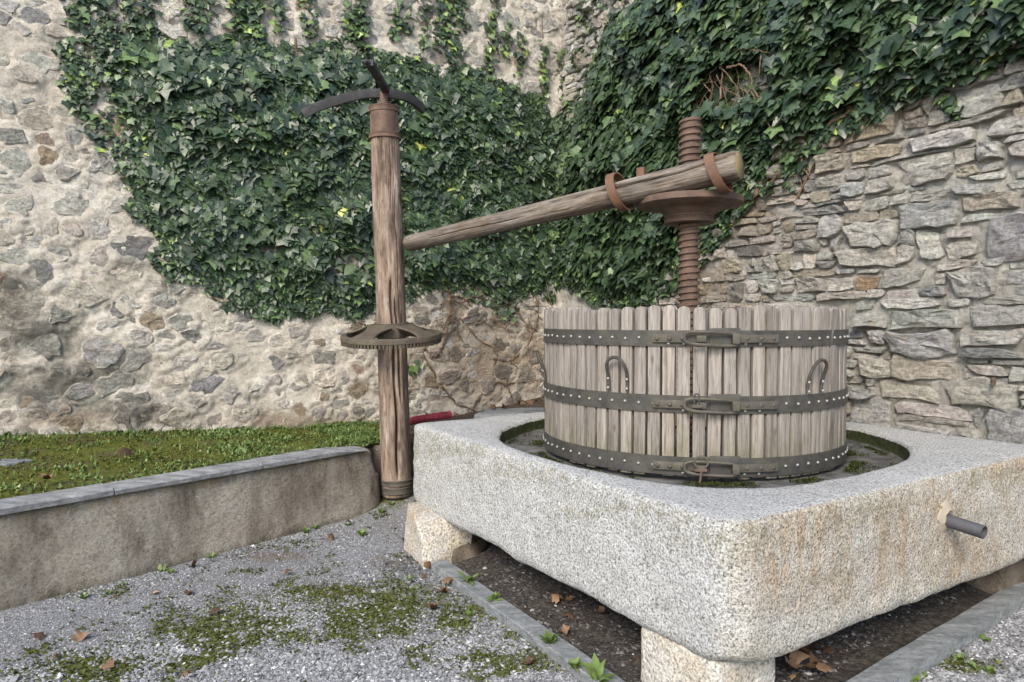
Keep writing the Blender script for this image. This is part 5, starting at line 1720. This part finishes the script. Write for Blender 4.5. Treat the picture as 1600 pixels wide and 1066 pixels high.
# moss cushions on the gravel
n = 120000
x = rg.uniform(-3.0, 3.2, n); y = rg.uniform(2.5, 5.9, n)
lf, rt_ = in_yard(x, y)
px, py = proj(np.stack([x, y, 0 * x], -1))
mo, br = ground_masks(x, y)
mn = mo + .85 * fbm(np.stack([x * 7, y * 7, 0 * x], -1), 3, 72) + .3 * fbm(np.stack([x * 25, y * 25, 0 * x], -1), 2, 73)
kp = (rg.random(n) < smooth(.30, .90, mn)) & (lf | rt_) & (px > -40) & (px < 1640) & (py < 1100)
Pm = np.stack([x, y, ground_z(x, y) + .001], -1)[kp]
k_ = len(Pm)
blades("moss", "olive green moss cushions spreading through the gravel", "moss", Pm, rg.uniform(.008, .018, k_), rg.uniform(1.0, 2.2, k_), np.clip(rg.normal(.5, .22, k_), 0, 1), rg.uniform(.5, 1.0, k_), MOSSM, rg)
# moss in the trough basin at the basket foot
n = 16000
ph = rg.uniform(0, 2*np.pi, n); rad = np.where(rg.random(n) < .6, .905 + np.abs(rg.normal(0, .05, n)), 1.15 - np.abs(rg.normal(0, .02, n)))
mk = fbm(np.stack([np.cos(ph) * 5, np.sin(ph) * 5, rad * 3], -1), 3, 91)
kp = mk > -.05
Pm = np.stack([BC[0] + rad * np.cos(ph), BC[1] - .02 + rad * np.sin(ph), np.full(n, .703)], -1)[kp]
k_ = len(Pm)
blades("basin_moss", "dark moss ringing the basket foot inside the trough basin", "moss", Pm, rg.uniform(.006, .013, k_), rg.uniform(1.0, 2.0, k_), np.clip(rg.normal(.15, .15, k_), 0, 1), rg.uniform(.4, 1.0, k_), MOSSM, rg)

# individual weeds
def weed(p, nl, hgt, wide, label, group, seed, rosette=.6):
    rng = np.random.default_rng(seed)
    root = empty("weed", tuple(p))
    for k in range(nl):
        az = 2*np.pi * k / nl + rng.normal(0, .35)
        ln = np.clip(rng.normal(rosette, .18), .1, .97)
        Tt = np.array([[math.cos(az) * ln, math.sin(az) * ln, math.sqrt(1 - ln**2)]])
        Nn = np.array([[-math.cos(az) * Tt[0, 2], -math.sin(az) * Tt[0, 2], ln]])
        h = hgt * rng.uniform(.45, .8)
        V = leaf_arrays(Tt * h * .42, Nn, Tt, np.array([h]), rng, OVV, .7, np.array([wide * rng.uniform(.8, 1.2)]))[0]
        np_obj("leaf", V, OVF, GRASSM, root, True, {"tint": np.full(len(OVV), np.clip(rng.normal(.55, .12), 0, 1)), "vein": np.zeros(len(OVV))})
    tag(root, label, "weed", group)
def gp(px, py, z=0.0):
    p = on_z(px, py, z)
    p[2] = float(ground_z(np.array([p[0]]), np.array([p[1]]))[0]) if z == 0 else z
    return p
gl = "small green weed sprouting from the gravel at the low wall foot"
gg = "weeds along the foot of the low wall"
for i, (a, b, nlv, h) in enumerate([(478, 834, 9, .07), (492, 828, 8, .06), (565, 838, 14, .075), (545, 822, 8, .05), (596, 806, 9, .07), (268, 897, 8, .06), (253, 893, 7, .07), (330, 873, 8, .06), (130, 937, 8, .06), (170, 930, 6, .05), (612, 800, 9, .06), (195, 915, 6, .05)]):
    weed(gp(a, b), nlv, h, .9, gl, gg, 500 + i)
weed(gp(733, 908, .05), 7, .13, .75, "dandelion-like weed on the soil near the far left pier", None, 520, .75)
weed(gp(772, 935, .05), 16, .07, 1.0, "low clover-like weed beside the left slate kerb", None, 521, .8)
weed(gp(858, 1003, .05), 18, .075, 1.0, "bushy green weed growing by the kerb slab joint", None, 522, .7)
weed(gp(898, 1042, .05), 14, .07, 1.0, "small pale weed at the near end of the left kerb", None, 523, .75)
weed(gp(932, 1062, .05), 9, .13, .8, "broad-leaved weed at the bottom edge beside the near pier", None, 524, .6)
for i, (a, b) in enumerate([(1482, 1018), (1500, 1030), (1525, 1045), (1545, 1050), (1440, 1055), (1430, 1064), (1540, 1000)]):
    weed(gp(a, b), 10, .06, 1.0, "small green weed on the gravel outside the right kerb", "weeds outside the right kerb", 540 + i, .75)
for i, (a, b) in enumerate([(648, 922), (735, 962), (640, 905)]):
    weed(gp(a, b), 9, .05, 1.0, "tiny weed beside the left kerb in dark gravel", "weeds beside left kerb", 560 + i, .75)

# dry leaves
def dryleaf(p, size, label, group, seed, parent=None, lobed=True):
    rng = np.random.default_rng(seed)
    az = rng.uniform(0, 6.28)
    Tt = np.array([[math.cos(az), math.sin(az), rng.normal(.1, .2)]]); Nn = np.array([[rng.normal(0, .35), rng.normal(0, .35), 1.0]])
    b, f = (LV, LF) if lobed else (OVV, OVF)
    V = leaf_arrays(np.zeros((1, 3)), Nn, Tt, np.array([size]), rng, b, -.9 if rng.random() < .5 else .9)[0]
    V[:, 2] += -V[:, 2].min() + .003
    o = np_obj("fallen_leaf", V, f, DRY, None, True, {"tint": np.full(len(b), np.clip(rng.normal(.62, .2), .1, 1)), "vein": np.zeros(len(b))})
    o.location = p
    tag(o, label, "leaf", group)
for i, (a, b) in enumerate([(335, 962), (88, 1035), (302, 888), (298, 930), (185, 938), (680, 955), (694, 928), (828, 1042), (655, 880), (668, 892), (640, 860), (632, 852), (575, 826), (545, 820), (245, 930), (128, 1000), (290, 1062), (700, 915), (660, 905), (520, 845), (170, 1046), (60, 1000), (56, 938), (330, 880), (450, 900)]):
    dryleaf(gp(a, b), random.uniform(.035, .075), "dry brown leaf lying on the gravel left of the trough", "dry leaves on the gravel", 600 + i)
for i in range(46):
    a = rg.uniform(.05, .75); b = rg.uniform(.05, .4)
    if i > 28: a, b = rg.uniform(.12, .45), rg.uniform(.12, .35)
    p = KC + (LK - KC) * a + (RKp - KC) * b
    z = pz[int(b * (nv - 1)), int(a * (nu - 1))]
    dryleaf((p[0], p[1], z), random.uniform(.04, .085), "dead brown leaf in the litter on the soil under the trough", "dead leaves under the trough", 700 + i)
for i, (a, b) in enumerate([(1250, 1040), (1262, 1030), (1275, 1045), (1240, 1050), (1290, 1052)]):
    p = on_z(a, b, .05)
    dryleaf((p[0], p[1], .06), random.uniform(.06, .09), "dead brown leaf in the litter on the soil under the trough", "dead leaves under the trough", 760 + i)
for i, (a, b, z) in enumerate([(195, 722, .53), (75, 758, .53)]):
    p = on_z(a, b, z)
    dryleaf(p + np.array([0, 0, .03]), .09, "dry leaf among the weeds on the raised bed", "dry leaves on the bed", 780 + i)
for i in range(14):
    x0 = rg.uniform(640, 840)
    p = at_y(x0, np.interp(x0, [640, 840], [664, 634]), rg.uniform(6.1, 6.7))
    dryleaf(p + np.array([0, 0, .02]), random.uniform(.05, .08), "dead leaf on the bare soil behind the post and trough", "dead leaves in the corner", 790 + i)

# rusty peg in the schist wall
ps, pzz = px_wall(W2D, W2N, 1556, 592)
pp = wpt(W2D, W2N, np.array(ps), np.array(pzz), .03)
pd = W2N * .11 + np.array([.03, -.03, -.02])
peg = G().tube([-pd * .3, pd * .4, pd], [.016, .015, .013], 7, flat=.7).build("iron_peg", RUST)
peg.location = tuple(pp)
tag(peg, "short rusty iron peg sticking out of the schist wall", "peg")
